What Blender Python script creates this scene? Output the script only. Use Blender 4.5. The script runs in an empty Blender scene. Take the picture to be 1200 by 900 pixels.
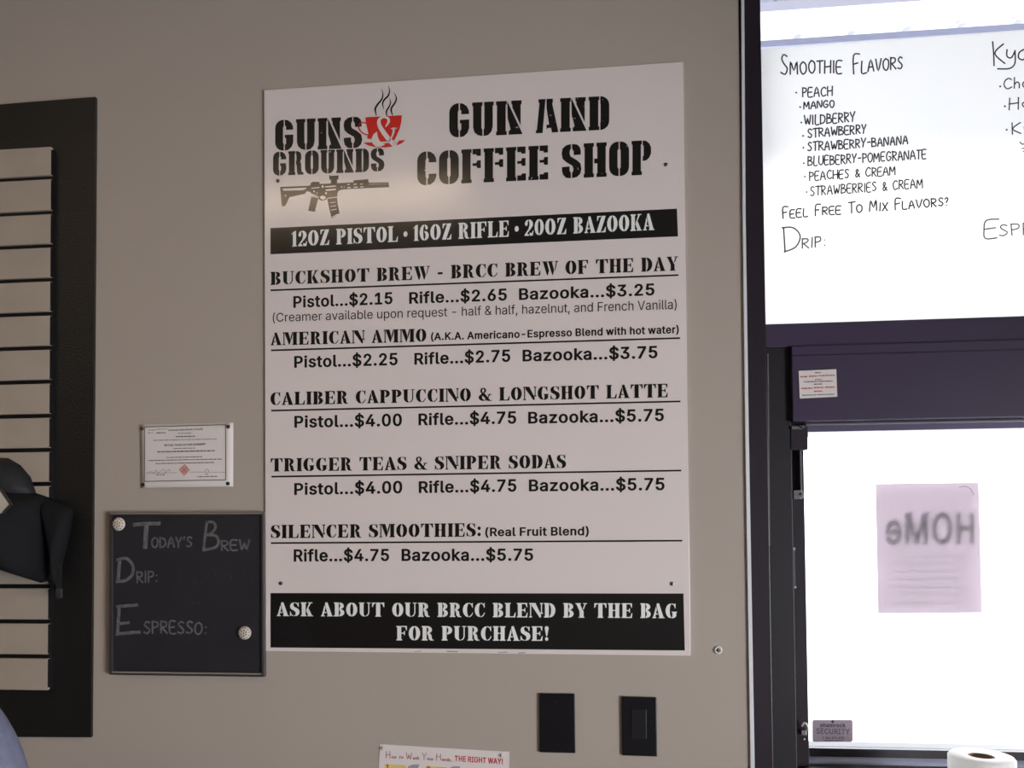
import bpy, bmesh, math, random
from mathutils import Vector, Matrix
from mathutils.geometry import tessellate_polygon, delaunay_2d_cdt
random.seed(7)
scn = bpy.context.scene
COL = scn.collection

# ------------------------------------------------------------------ camera
FOC, PCX, PCY = 950.06, 577.92, 589.44                 # focal length and principal point for a 1200x900 frame
EYE = Vector((0.6803, -1.7261, 1.60))
AX = Vector((0.994748, 0.102041, -0.008033))           # camera right
AY = Vector((-0.0107, 0.025613, -0.999615))            # camera down
AZ = Vector((-0.101796, 0.99445, 0.026571))            # camera forward
cam_d = bpy.data.cameras.new('camera')
cam = bpy.data.objects.new('camera', cam_d)
COL.objects.link(cam)
M = Matrix.Identity(4)
for r in range(3):
    M[r][0], M[r][1], M[r][2], M[r][3] = AX[r], -AY[r], -AZ[r], EYE[r]
cam.matrix_world = M
cam_d.sensor_fit = 'HORIZONTAL'
cam_d.sensor_width = 36
cam_d.lens = FOC / 1200 * 36
cam_d.shift_x = (600 - PCX) / 1200
cam_d.shift_y = (PCY - 450) / 1200
cam_d.clip_start = 0.02
scn.camera = cam

def at(px, py, y=0.0):
    """the point of the plane Y = y seen at that place of the 1200x900 photograph"""
    d = AX * ((px - PCX) / FOC) + AY * ((py - PCY) / FOC) + AZ
    return EYE + d * ((y - EYE.y) / d.y)

# ------------------------------------------------------------------ sky, sun, exposure
w = bpy.data.worlds.new('World'); scn.world = w; w.use_nodes = True
bg = w.node_tree.nodes['Background']
bg.inputs[0].default_value = (0.86, 0.92, 1.0, 1)
bg.inputs[1].default_value = 4.6
sd = bpy.data.lights.new('sun', 'SUN'); sd.energy = 7.0; sd.angle = 0.02; sd.color = (1, .96, .9)
sun = bpy.data.objects.new('sun', sd); COL.objects.link(sun)
sun.rotation_euler = Vector((-0.62, -0.66, -0.43)).to_track_quat('-Z', 'Y').to_euler()
LAMP_WARM = 33.0      # radiance of the warm strip light above the counter
LAMP_ROOM = .6       # radiance of the other ceiling lights
DAY_SIDE = 420.0       # added side fill behind an unseen right wall window, watts
scn.view_settings.view_transform = 'Standard'
scn.view_settings.look = 'None'
scn.view_settings.exposure = 0.0
scn.view_settings.gamma = 1.0
scn.view_settings.use_curve_mapping = False

# ------------------------------------------------------------------ materials
def lin(c):
    if isinstance(c, str):
        c = [int(c[i:i+2], 16) / 255 for i in (0, 2, 4)]
        c = [v / 12.92 if v <= .04045 else ((v + .055) / 1.055) ** 2.4 for v in c]
    return tuple(c) + (1,)
def mat(name, col, rough=.6, metal=0., spec=.5, coat=0., coat_rough=.1, coat_ior=1.5, bump=None, vary=None, fleck=None, emit=0.):
    m = bpy.data.materials.new(name); m.use_nodes = True
    nt = m.node_tree; b = nt.nodes['Principled BSDF']
    b.inputs['Base Color'].default_value = lin(col)
    b.inputs['Roughness'].default_value = rough
    b.inputs['Metallic'].default_value = metal
    b.inputs['Specular IOR Level'].default_value = spec
    b.inputs['Coat Weight'].default_value = coat
    b.inputs['Coat Roughness'].default_value = coat_rough; b.inputs['Coat IOR'].default_value = coat_ior
    if emit:
        b.inputs['Emission Color'].default_value = lin(col); b.inputs['Emission Strength'].default_value = emit
    tc = nt.nodes.new('ShaderNodeTexCoord')
    def noise(scale, detail=3):
        n = nt.nodes.new('ShaderNodeTexNoise'); n.inputs['Scale'].default_value = scale; n.inputs['Detail'].default_value = detail
        nt.links.new(tc.outputs['Object'], n.inputs['Vector']); return n
    if bump:
        n = noise(bump[0]); bp = nt.nodes.new('ShaderNodeBump'); bp.inputs['Strength'].default_value = bump[1]; bp.inputs['Distance'].default_value = bump[2]
        nt.links.new(n.outputs['Fac'], bp.inputs['Height']); nt.links.new(bp.outputs['Normal'], b.inputs['Normal'])
        if coat: nt.links.new(bp.outputs['Normal'], b.inputs['Coat Normal'])
    if vary or fleck:
        sc, amt = vary or (900, 0)
        n = noise(sc if vary else fleck[0], 4 if vary else 2); rp = nt.nodes.new('ShaderNodeValToRGB')
        c = lin(col)
        if vary:
            rp.color_ramp.elements[0].position = .3; rp.color_ramp.elements[1].position = .7
            rp.color_ramp.elements[0].color = tuple(v * (1 - amt) for v in c[:3]) + (1,)
            rp.color_ramp.elements[1].color = tuple(min(1, v * (1 + amt)) for v in c[:3]) + (1,)
        else:
            rp.color_ramp.elements[0].position = fleck[1]; rp.color_ramp.elements[1].position = fleck[1] + .02
            rp.color_ramp.elements[0].color = c; rp.color_ramp.elements[1].color = lin(fleck[2])
        nt.links.new(n.outputs['Fac'], rp.inputs[0]); nt.links.new(rp.outputs[0], b.inputs['Base Color'])
    return m
def mat_glass(name, tint=(1, 1, 1), refl=.05):
    m = bpy.data.materials.new(name); m.use_nodes = True; nt = m.node_tree; nt.nodes.clear()
    o = nt.nodes.new('ShaderNodeOutputMaterial'); t = nt.nodes.new('ShaderNodeBsdfTransparent'); t.inputs[0].default_value = tint + (1,)
    g = nt.nodes.new('ShaderNodeBsdfGlossy'); g.inputs['Roughness'].default_value = .01
    f = nt.nodes.new('ShaderNodeFresnel'); f.inputs[0].default_value = 1.25
    x = nt.nodes.new('ShaderNodeMixShader'); nt.links.new(f.outputs[0], x.inputs[0])
    nt.links.new(t.outputs[0], x.inputs[1]); nt.links.new(g.outputs[0], x.inputs[2]); nt.links.new(x.outputs[0], o.inputs[0])
    return m
def mat_sheet(name, col, trans, through=.5, vary=0):
    """paper or film that lets light through"""
    m = bpy.data.materials.new(name); m.use_nodes = True; nt = m.node_tree; nt.nodes.clear()
    o = nt.nodes.new('ShaderNodeOutputMaterial'); d = nt.nodes.new('ShaderNodeBsdfDiffuse'); d.inputs[0].default_value = lin(col)
    t = nt.nodes.new('ShaderNodeBsdfTranslucent'); t.inputs[0].default_value = lin(trans)
    x = nt.nodes.new('ShaderNodeMixShader'); x.inputs[0].default_value = through
    if vary:
        tc = nt.nodes.new('ShaderNodeTexCoord'); n = nt.nodes.new('ShaderNodeTexNoise'); n.inputs['Scale'].default_value = 18
        mr = nt.nodes.new('ShaderNodeMapRange'); mr.inputs['To Min'].default_value = through - vary; mr.inputs['To Max'].default_value = through + vary
        nt.links.new(tc.outputs['Object'], n.inputs['Vector']); nt.links.new(n.outputs['Fac'], mr.inputs['Value']); nt.links.new(mr.outputs[0], x.inputs[0])
    nt.links.new(d.outputs[0], x.inputs[1]); nt.links.new(t.outputs[0], x.inputs[2]); nt.links.new(x.outputs[0], o.inputs[0])
    return m
MT = dict(
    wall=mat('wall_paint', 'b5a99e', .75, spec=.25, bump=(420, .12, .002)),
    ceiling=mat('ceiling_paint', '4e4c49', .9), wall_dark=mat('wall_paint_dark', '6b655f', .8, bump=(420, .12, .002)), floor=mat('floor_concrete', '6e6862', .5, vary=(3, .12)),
    bronze=mat('dark_bronze', '281f28', .38, spec=.5, bump=(60, .04, .002)),
    bronze_deep=mat('dark_bronze_inner', '1c171d', .45, spec=.5),
    sign=mat('sign_white', 'ecdfdb', .5, spec=.2, coat=1, coat_rough=.15, coat_ior=1.5),
    ink=mat('sign_black', '14100f', .5, spec=.2, coat=1, coat_rough=.15, coat_ior=1.5),
    ink_worn=mat('worn_black', '14100f', .5, spec=.2, coat=1, coat_rough=.15, coat_ior=1.5, fleck=(95, .735, 'b8b0ac')),
    red=mat('logo_red', 'd8281f', .5, spec=.2, coat=1, coat_rough=.15, coat_ior=1.5),
    steel=mat('screw_steel', '7d7873', .35, metal=1),
    edge=mat('sign_edge', 'f7f5f2', .5),
    board_black=mat('black_paint', '131010', .45, spec=.8, bump=(230, .35, .004)),
    slat=mat('slat_laminate', 'b3a597', .55, spec=.35, vary=(9, .05)), slat_dark=mat('slat_black', '0c0a0c', .5),
    bag=mat('black_canvas', '131316', .85, spec=.3, bump=(90, .25, .006)), bag_shade=mat('black_webbing', '1b1b1e', .7),
    buckle=mat('grey_plastic', '3c3b3d', .4), patch=mat('cream_patch', 'cabfb2', .7),
    chalkboard=mat('chalkboard_slate', '2b292e', .55, spec=.4, vary=(14, .1)),
    chalk=mat('chalk_grey', '6a676a', .95, vary=(160, .3)), chalk_faint=mat('chalk_smear', '38363a', .95, vary=(90, .3)),
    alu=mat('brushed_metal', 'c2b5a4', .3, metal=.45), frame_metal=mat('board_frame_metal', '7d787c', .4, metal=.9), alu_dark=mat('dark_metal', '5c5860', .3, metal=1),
    paper=mat('paper', 'e9dfdc', .8), fine=mat('fine_print', '6d6264', .8), fine_red=mat('fine_print_red', 'c0605a', .8),
    border=mat('paper_border', '5e4c4c', .8), copper=mat('copper_tack', '6b4a34', .3, metal=.8), dark_tack=mat('dark_tack', '37302c', .35, metal=.6),
    shell=mat('magnet_cream', 'd9cfc2', .5), hole=mat('magnet_spot', '3a3330', .7),
    plate=mat('black_plate', '141217', .3, spec=.5), plate_rim=mat('black_plate_insert', '1b191f', .35),
    poster_red=mat('poster_red', 'cc2a2a', .7), poster_dull=mat('poster_script', 'b05a5e', .7), poster_yellow=mat('poster_yellow', 'ead27a', .7),
    poster_grey=mat('poster_grey', 'a39fa3', .7), pearl=mat('clear_pin', 'c9c4c2', .25), anchor=mat('wall_anchor_plastic', 'e8e3dc', .45),
    marker=mat('marker_ink', '2b2a2e', .7), marker_thin=mat('marker_ink_thin', '56555c', .7),
    glass=mat_glass('glass'), film=mat_sheet('white_film', 'f3f1f2', (.93, .93, .93), .6),
    notice=mat_sheet('notice_paper', 'd6ced3', (.60, .545, .60), .50, .05), notice_ink=mat('notice_ink', '605c66', .8),
    sticker=mat_sheet('sticker_film', 'c9bfc6', (.5, .44, .5), .35), sticker_ink=mat('sticker_ink', '4a4450', .7), sticker_ink_pale=mat('sticker_ink_pale', '7d7585', .7),
    caulk=mat('white_caulk', 'e6e6ec', .5), silver=mat('silver_bracket', '8f8a90', .35, metal=.7),
    towel=mat_sheet('towel_paper', 'faf9f9', (.95, .95, .95), .6), tube=mat('cardboard', '8a7468', .9),
    counter=mat('counter_laminate', '4a4340', .35), wood=mat('counter_front', '55473c', .6, vary=(6, .2)),
    canopy=mat('canopy_steel', 'eceef4', .5), beam=mat('canopy_beam_paint', '7c8096', .5), ground=mat('concrete_paving', 'd8d4cc', .8, vary=(1.5, .06)),
    seam=mat('beam_seam', '585b70', .6),
    lamp=mat('lamp_housing', 'e8e6e0', .5), skin=mat('skin', 'b98d76', .55), shirt=mat('blue_grey_knit', '73758c', .9, bump=(240, .3, .004), vary=(60, .12)),
    jeans=mat('dark_jeans', '2b3145', .9, vary=(80, .15)), hair=mat('brown_hair', '33241b', .7, bump=(120, .6, .01)), shoe=mat('dark_shoe', '26211f', .6),
)
def mat_lamp(name, col, s):
    m = mat(name, 'ffffff', .5); b = m.node_tree.nodes['Principled BSDF']
    b.inputs['Emission Color'].default_value = col + (1,); b.inputs['Emission Strength'].default_value = s; return m
MT['housing'] = mat('housing_enamel', '43374f', .38, spec=.5, bump=(60, .04, .002))  # frame bronze with the bright window's purple veil mixed into its colour
MT['rail'] = mat('head_rail_metal', '6f6880', .35, metal=.5)  # lavender stands in for outdoor light on the underside of the housing
MT['ledge'] = mat('ledge_anodised', 'c6cce6', .35, metal=.15)  # pale blue puts the sky light on the ledge into its colour
MT['lamp_warm'] = mat_lamp('lamp_warm', (1, .76, .50), LAMP_WARM)
MT['lamp_room'] = mat_lamp('lamp_room', (1, .90, .80), LAMP_ROOM)

# ------------------------------------------------------------------ object helpers
def tag(o, label=None, cat=None, group=None, kind=None):
    if label: o['label'] = label
    if cat: o['category'] = cat
    if group: o['group'] = group
    if kind: o['kind'] = kind
    return o
def thing(name, loc, label, cat, group=None):
    o = bpy.data.objects.new(name, None); o.empty_display_size = .05; COL.objects.link(o); o.location = loc
    return tag(o, label, cat, group)
def link(name, me, m, parent=None, smooth=False):
    me.name = name
    if m is not None: me.materials.append(m)
    o = bpy.data.objects.new(name, me); COL.objects.link(o)
    if smooth:
        for p in me.polygons: p.use_smooth = True
    if parent is not None:
        o.parent = parent
        o.matrix_parent_inverse = Matrix.Translation(-Vector(abs_loc(parent)))
    return o
def abs_loc(o):
    v = Vector(o.location)
    return v if o.parent is None else v            # parts keep their own origin at the world origin
def obj(name, bm, m, parent=None, bevel=0, smooth=False, origin=None):
    if bevel:
        bmesh.ops.bevel(bm, geom=[e for e in bm.edges], offset=bevel, segments=2, affect='EDGES', profile=.6)
    bmesh.ops.recalc_face_normals(bm, faces=bm.faces)
    me = bpy.data.meshes.new(name)
    if origin is not None: bmesh.ops.translate(bm, vec=-Vector(origin), verts=bm.verts)
    bm.to_mesh(me); bm.free()
    o = link(name, me, m, parent, smooth)
    if origin is not None: o.location = origin
    return o
def box(bm, x0, x1, y0, y1, z0, z1):
    r = bmesh.ops.create_cube(bm, size=1)
    for v in r['verts']:
        v.co = Vector(((x0 + x1) / 2 + v.co.x * (x1 - x0), (y0 + y1) / 2 + v.co.y * (y1 - y0), (z0 + z1) / 2 + v.co.z * (z1 - z0)))
    return bm
def bx(*a): return box(bmesh.new(), *a)
def slab(bm, pix, y0, y1, plane=None):
    """a slab between the planes y0 (front) and y1 whose front outline is the given run of photograph points"""
    p = [at(x, y, y0 if plane is None else plane) for x, y in pix]
    f = [bm.verts.new((q.x, y0, q.z)) for q in p]; b = [bm.verts.new((q.x, y1, q.z)) for q in p]
    bm.faces.new(f); bm.faces.new(b[::-1]); n = len(p)
    for i in range(n): bm.faces.new((f[i], b[i], b[(i+1) % n], f[(i+1) % n]))
    return bm
def rect(x0, y0, x1, y1): return [(x0, y0), (x1, y0), (x1, y1), (x0, y1)]
def cyl(bm, p0, p1, r0, r1=None, n=20, caps=True):
    r1 = r0 if r1 is None else r1
    p0, p1 = Vector(p0), Vector(p1); d = (p1 - p0).normalized()
    a = d.orthogonal().normalized(); b = d.cross(a)
    A, B = [], []
    for i in range(n):
        t = 2 * math.pi * i / n; v = a * math.cos(t) + b * math.sin(t)
        A.append(bm.verts.new(p0 + v * r0)); B.append(bm.verts.new(p1 + v * r1))
    for i in range(n): bm.faces.new((A[i], A[(i+1) % n], B[(i+1) % n], B[i]))
    if caps: bm.faces.new(A[::-1]); bm.faces.new(B)
    return bm
def lathe(bm, c, axis, prof, n=24):
    """prof: (radius, height along axis)"""
    axis = Vector(axis).normalized(); a = axis.orthogonal().normalized(); b = axis.cross(a); c = Vector(c)
    rings = []
    for r, h in prof:
        rings.append([bm.verts.new(c + axis * h + (a * math.cos(2*math.pi*i/n) + b * math.sin(2*math.pi*i/n)) * max(r, 1e-5)) for i in range(n)])
    for R, S in zip(rings, rings[1:]):
        for i in range(n): bm.faces.new((R[i], R[(i+1) % n], S[(i+1) % n], S[i]))
    bm.faces.new(rings[0][::-1]); bm.faces.new(rings[-1])
    return bm
def struct(name, bm, m, parent=None, **k):
    o = obj(name, bm, m, parent, **k)
    if parent is None: o['kind'] = 'structure'
    return o

# ------------------------------------------------------------------ flat print: lettering and drawings lying on a surface
def surf_flat(y): return lambda px, py: at(px, py, y)
def fill(bm, groups, to3):
    """groups: lists of outlines (outer, holes...) in photograph points; to3 lays a point on the surface"""
    for g in groups:
        g = [o for o in g if len(o) > 2]
        flat = [p for o in g for p in o]
        tris = tessellate_polygon([[Vector((p[0], p[1], 0)) for p in o] for o in g])
        vs = [bm.verts.new(to3(*p)) for p in flat]
        for t in tris:
            try: bm.faces.new([vs[i] for i in t])
            except ValueError: pass
def ink_obj(name, groups, to3, m, parent):
    bm = bmesh.new(); fill(bm, groups, to3)
    for f in bm.faces:
        f.normal_update()
        if f.normal.y > 0: f.normal_flip()
    me = bpy.data.meshes.new(name); bm.to_mesh(me); bm.free()
    return link(name, me, m, parent)
def set_line(font, s, p0, p1, h, h1=None, track=0, up=(0, -1), fixed=None):
    """outlines of a line of lettering, stretched between the baseline ends p0 and p1, capitals h points high (h1 at the right end)"""
    h1 = h if h1 is None else h1
    glyphs, cap = font
    x = 0; put = []
    for ch in s:
        a, gs = glyphs[ch]; put.append((x, gs)); x += a + track
    xs = [q[0] + ox for ox, gs in put for g in gs for o in g for q in o]
    lo, hi = min(xs), max(xs); out = []
    for ox, gs in put:
        for g in gs:
            ng = []
            for o in g:
                no = []
                for gx, gy in o:
                    u = (gx + ox - lo) / (hi - lo); hh = (h + (h1 - h) * u) * gy / cap
                    no.append((p0[0] + (p1[0] - p0[0]) * u + up[0] * hh, p0[1] + (p1[1] - p0[1]) * u + up[1] * hh))
                ng.append(no)
            out.append(ng)
    return out
def stroke(pts, wd, n=4):
    """a brush stroke: outline of a smooth run through pts, wd wide (a number or one per point)"""
    P = [Vector((p[0], p[1])) for p in pts]
    W = [wd] * len(P) if isinstance(wd, (int, float)) else list(wd)
    Q, V = [], []
    for i in range(len(P) - 1):
        a, b, c, d = P[max(i-1, 0)], P[i], P[i+1], P[min(i+2, len(P)-1)]
        for k in range(n):
            t = k / n
            Q.append(.5 * ((2*b) + (c-a)*t + (2*a-5*b+4*c-d)*t*t + (3*b-a-3*c+d)*t**3)); V.append(W[i] + (W[i+1]-W[i]) * t)
    Q.append(P[-1]); V.append(W[-1]); out = []
    L, R = [], []
    for i, q in enumerate(Q):
        t = (Q[min(i+1, len(Q)-1)] - Q[max(i-1, 0)])
        t = t.normalized() if t.length > 1e-9 else Vector((1, 0)); nn = Vector((-t.y, t.x)) * V[i] / 2
        e = t * V[i] * .35 * (-1 if i == 0 else 1 if i == len(Q)-1 else 0)
        L.append(q + nn + e); R.append(q - nn + e)
    for i in range(len(Q) - 1):
        out.append([[tuple(L[i]), tuple(L[i+1]), tuple(R[i+1]), tuple(R[i])]])
    return out
def dot(cx, cy, r, n=10): return [[(cx + r*math.cos(2*math.pi*i/n), cy + r*math.sin(2*math.pi*i/n)) for i in range(n)]]

# ------------------------------------------------------------------ letter shapes
def _arc(cx, cy, rx, ry, a0, a1, n=7):
    return [(cx + rx*math.cos(math.radians(a0 + (a1-a0)*i/n)), cy + ry*math.sin(math.radians(a0 + (a1-a0)*i/n))) for i in range(n+1)]
def cr(x0, x1, y0, y1, t, h):
    """half bowl: flat cut at x0, extreme at x1, t thick at the side and h thick at the cut"""
    s = 1 if x1 > x0 else -1; R = abs(x1-x0); ym = (y0+y1)/2; ry = (y1-y0)/2
    x0 -= s; R += 1; h += 4; o = _arc(0, ym, R, ry, 90, -90); i = _arc(0, ym, R-t-2, ry-h, -90, 90)
    return [[(x0 + s*p[0], p[1]) for p in o + i]]
def st(x, w_, l=1, r=1, y0=0, y1=100, e=7, k=8):
    L, Rr = x - e*l, x + w_ + e*r
    return [[(L, y0), (Rr, y0), (Rr, y0+k), (x+w_, y0+k), (x+w_, y1-k), (Rr, y1-k), (Rr, y1), (L, y1), (L, y1-k), (x, y1-k), (x, y0+k), (L, y0+k)]]
_CT = [[(50,100),(60,99),(71,92),(77,99),(82,99),(82,66),(77,66),(70,84),(60,92),(50,94)]]
_CB = [[(50,0),(64,3),(76,14),(84,30),(79,33),(70,18),(60,9),(50,6)]]
_ET = [[(39,100),(84,100),(84,70),(79,70),(68,93),(39,93)]]
_EM = [[(39,54),(56,54),(64,66),(68,66),(68,36),(64,36),(56,47),(39,47)]]
_EB = [[(39,0),(84,0),(87,34),(82,34),(69,7),(39,7)]]
SERIF = ({
 ' ': (46, []),
 'A': (100, [[[(0,0),(30,0),(30,7),(22,7),(36,60),(29,80),(6,7),(0,7)]], [[(26,24),(46,24),(43,31),(28,31)]], [[(36,100),(53,100),(91,5),(99,5),(99,0),(49,0),(49,5),(57,5),(33,84)]]]),
 'B': (93, [st(7,32,1,0), cr(45,81,52,100,28,7), cr(45,85,0,54,30,7)]),
 'C': (91, [cr(44,0,0,100,33,7), _CT, _CB]), 'D': (99, [st(7,32,1,0), cr(45,93,0,100,33,7)]),
 'E': (95, [st(7,32,1,0), _ET, _EM, _EB]), 'F': (92, [st(7,32,1,1), _ET, _EM]),
 'G': (101, [cr(44,0,0,100,33,7), _CT, [[(50,0),(50,6),(57,9),(57,39),(50,39),(50,44),(95,44),(95,39),(88,39),(88,14),(76,4),(62,0)]]]),
 'H': (106, [st(7,31), st(61,31), [[(38,47),(48,47),(48,55),(38,55)]], [[(53,47),(61,47),(61,55),(53,55)]]]), 'I': (50, [st(7,32)]),
 'K': (106, [st(7,31), [[(43,46),(68,94),(60,94),(60,100),(94,100),(94,94),(82,94),(55,52),(43,34)]], [[(47,52),(60,62),(92,5),(100,5),(100,0),(52,0),(52,5),(60,5),(44,38)]]]),
 'L': (92, [st(7,32), _EB]),
 'M': (134, [st(6,9), [[(19,100),(48,100),(70,34),(60,2),(54,2),(19,86)]], [[(72,32),(87,80),(87,100),(82,100),(67,54)]], st(90,32)]),
 'N': (114, [st(6,9), [[(19,100),(50,100),(95,20),(95,0),(84,0),(19,82)]], st(95,8,1,1,26,100)]),
 'O': (98, [cr(43,0,0,100,31,7), cr(49,92,0,100,31,7)]), '0': (88, [cr(38,0,0,100,28,7), cr(44,82,0,100,28,7)]),
 'P': (91, [st(7,32), cr(45,84,42,100,29,7)]),
 'R': (101, [st(7,32), cr(45,82,48,100,27,7), [[(45,50),(62,50),(76,40),(82,12),(86,6),(95,6),(95,0),(70,0),(56,10),(51,36),(45,43)]]]),
 'S': (84, [[[(36,100),(10,93),(0,74),(7,54),(40,36),(48,25),(45,10),(38,6),(38,0),(62,4),(77,18),(79,36),(70,52),(36,68),(28,79),(30,90),(36,94)]], [[(42,100),(56,97),(64,91),(68,99),(72,99),(72,68),(67,68),(60,84),(52,92),(42,94)]], [[(32,0),(18,3),(10,10),(6,1),(1,1),(1,34),(6,34),(14,16),(22,8),(32,6)]]]),
 'T': (106, [[[(26,0),(74,0),(74,6),(67,6),(67,100),(33,100),(33,6),(26,6)]], [[(0,100),(29,100),(29,93),(16,90),(6,68),(0,68)]], [[(71,100),(100,100),(100,68),(94,68),(84,90),(71,93)]]]),
 'U': (102, [[[(0,100),(46,100),(46,94),(39,94),(39,20),(43,9),(50,6),(50,0),(36,1),(18,10),(8,24),(7,94),(0,94)]], [[(56,0),(56,6),(70,14),(77,30),(77,94),(66,94),(66,100),(97,100),(97,94),(86,94),(86,28),(76,8)]]]),
 'W': (136, [[[(0,100),(44,100),(44,94),(39,94),(58,32),(48,0),(40,0),(8,94),(0,94)]], [[(49,100),(90,100),(90,94),(82,94),(100,34),(90,0),(84,0),(54,88),(49,94)]], [[(104,42),(118,94),(107,94),(107,100),(134,100),(134,94),(126,94),(107,30)]]]),
 'Y': (96, [[[(0,100),(44,100),(44,94),(38,94),(56,58),(67,44),(67,6),(74,6),(74,0),(26,0),(26,6),(34,6),(34,44),(8,94),(0,94)]], [[(61,62),(75,94),(64,94),(64,100),(95,100),(95,94),(85,94),(68,56)]]]),
 'Z': (88, [[[(46,100),(80,100),(80,95),(38,6),(38,0),(2,0),(2,4),(44,94)]], [[(6,100),(40,100),(40,94),(22,92),(10,70),(5,70)]], [[(44,0),(80,0),(83,32),(78,32),(62,8),(44,6)]]]),
 '&': (116, [cr(37,15,54,100,13,6), cr(42,64,58,100,13,6), [[(22,56),(46,62),(98,6),(110,6),(110,0),(74,0)]], cr(44,0,0,54,28,7), [[(50,0),(62,4),(68,10),(60,16),(50,7)]], [[(74,24),(86,46),(78,46),(78,52),(110,52),(110,46),(98,46),(80,18)]]]),
 '1': (52, [[[(7,0),(47,0),(47,6),(41,6),(41,100),(30,100),(13,92),(13,6),(7,6)]], [[(0,78),(9,90),(9,78)]]]),
 '2': (84, [cr(40,76,42,100,29,7), [[(34,100),(14,92),(4,76),(8,63),(22,61),(30,72),(28,84),(34,94)]], [[(66,50),(40,46),(2,6),(2,0),(40,0),(40,8),(24,14)]], [[(46,0),(74,0),(80,30),(74,30),(66,16),(46,18)]]]),
 '6': (88, [cr(38,0,0,100,29,7), cr(44,81,0,60,27,7), [[(44,100),(62,95),(72,82),(66,68),(54,70),(50,84),(44,94)]]]),
 '-': (58, [[[(6,34),(46,34),(46,50),(6,50)]]]), ':': (40, [dot(16,16,14), dot(16,62,14)]), '!': (44, [dot(18,13,13), [[(14,32),(22,32),(34,88),(28,100),(8,100),(2,88)]]]),
 '.': (118, [dot(56,46,18)]),
}, 100)
def half(x0, x1, r=26, t=26, h=20, y0=0, y1=100):
    """one straight-sided half of the heavy stencil O"""
    s = 1 if x1 > x0 else -1; R = abs(x1 - x0)
    o = [(0, y1)] + _arc(R-r, y1-r, r, r, 80, 0, 4) + _arc(R-r, y0+r, r, r, 0, -80, 4) + [(0, y0)]
    i = [(0, y0+h), (R-t, y0+h+6), (R-t, y1-h-6), (0, y1-h)]
    return [[(x0 + s*p[0], p[1]) for p in o + i]]
def sst(x, w_=26, e=3, k=11): return st(x, w_, 1, 1, 0, 100, e, k)
_fT = [[(35,100),(61,100),(61,79),(49,79),(46,84),(35,84)]]
_fM = [[(35,58),(47,58),(50,66),(61,66),(61,43),(50,43),(47,50),(35,50)]]
_fB = [[(35,0),(62,0),(62,21),(50,21),(47,16),(35,16)]]
_gT = [[(32,100),(42,98),(53,90),(59,78),(60,67),(36,67),(36,78),(32,81)]]
SLAB = ({
 ' ': (30, []),
 'A': (69, [[[(0,0),(20,0),(29,100),(8,100),(8,91),(11,88),(3,10),(0,8)]], [[(32,100),(51,100),(51,88),(49,86),(67,4),(67,0),(48,0),(46,14),(36,14),(32,10),(32,24),(40,24),(32,74)]]]),
 'C': (64, [half(28.5,0), _gT, [[(32,0),(42,2),(53,10),(59,22),(60,33),(36,33),(36,22),(32,19)]]]),
 'D': (66, [sst(3), half(35,62)]), 'E': (66, [sst(3), _fT, _fM, _fB]), 'F': (66, [sst(3), _fT, _fM]),
 'G': (65, [half(28.5,0), _gT, [[(32,0),(44,2),(55,12),(60,26),(60,51),(32,51),(32,41),(36,40),(36,22),(32,19)]]]),
 'H': (76, [sst(3), sst(43), [[(33,40),(43,40),(43,54),(33,54)]]]),
 'N': (82, [sst(3), [[(34,98),(37,92),(79,2),(79,0),(38,0),(38,10),(44,16),(35,48)]], [[(46,100),(77,100),(77,89),(74,87),(74,26),(49,80),(49,88),(46,90)]]]),
 'O': (66, [half(29.5,0), half(33,62)]), 'P': (66, [sst(3), [[(35,100),(46,98),(56,90),(61,78),(61,62),(56,50),(47,42),(35,40),(35,54),(38,56),(38,84),(35,86)]]]),
 'R': (72, [sst(3), [[(35,100),(46,98),(56,92),(59,80),(59,66),(54,56),(58,48),(60,14),(69,8),(69,0),(44,0),(40,8),(38,40),(35,46),(35,58),(37,60),(37,84),(35,86)]]]),
 'S': (65, [[[(29,100),(14,97),(3,88),(0,74),(3,58),(14,48),(34,36),(37,28),(36,20),(32.5,16),(32.5,0),(48,3),(58,12),(62,26),(59,42),(48,52),(28,64),(25,72),(26,82),(29,86)]], [[(32.5,100),(48,98),(57,90),(60,80),(60,68),(38,67),(37,80),(32.5,86)]], [[(29,0),(14,2),(4,12),(1,24),(1,34),(25,35),(25,22),(29,16)]]]),
 'U': (68, [[[(0,100),(31,100),(31,90),(28,88),(28,24),(31,18),(31,0),(18,3),(7,12),(3,26),(3,88),(0,90)]], [[(34.5,0),(48,2),(58,12),(62,26),(62,88),(65,90),(65,100),(36,100),(36,90),(37,88),(37,24),(34.5,18)]]]),
}, 100)
def _wind(p, polys):
    n = 0
    for L in polys:
        for a, b in zip(L, L[1:] + L[:1]):
            if (a[1] <= p[1]) != (b[1] <= p[1]):
                x = a[0] + (p[1]-a[1]) / (b[1]-a[1]) * (b[0]-a[0])
                if x > p[0]: n += 1 if b[1] > a[1] else -1
    return n
def _load(d):
    """outlines may cross themselves: cut each letter into triangles and keep those the outline winds round"""
    out = {}
    for ch, (a, ls) in d.items():
        polys = [[(l[i], l[i+1]) for i in range(0, len(l), 2)] for l in ls]
        vs, es = [], []
        for L in polys:
            k = len(vs); vs += [Vector(p) for p in L]; es += [(k+i, k+(i+1) % len(L)) for i in range(len(L))]
        tris = []
        if vs:
            r = delaunay_2d_cdt(vs, es, [], 0, 1e-4)
            for f in r[2]:
                t = [tuple(r[0][i]) for i in f]; c = (sum(p[0] for p in t)/3, sum(p[1] for p in t)/3)
                if _wind(c, polys): tris.append([t])
        out[ch] = (a, tris)
    return out
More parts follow.
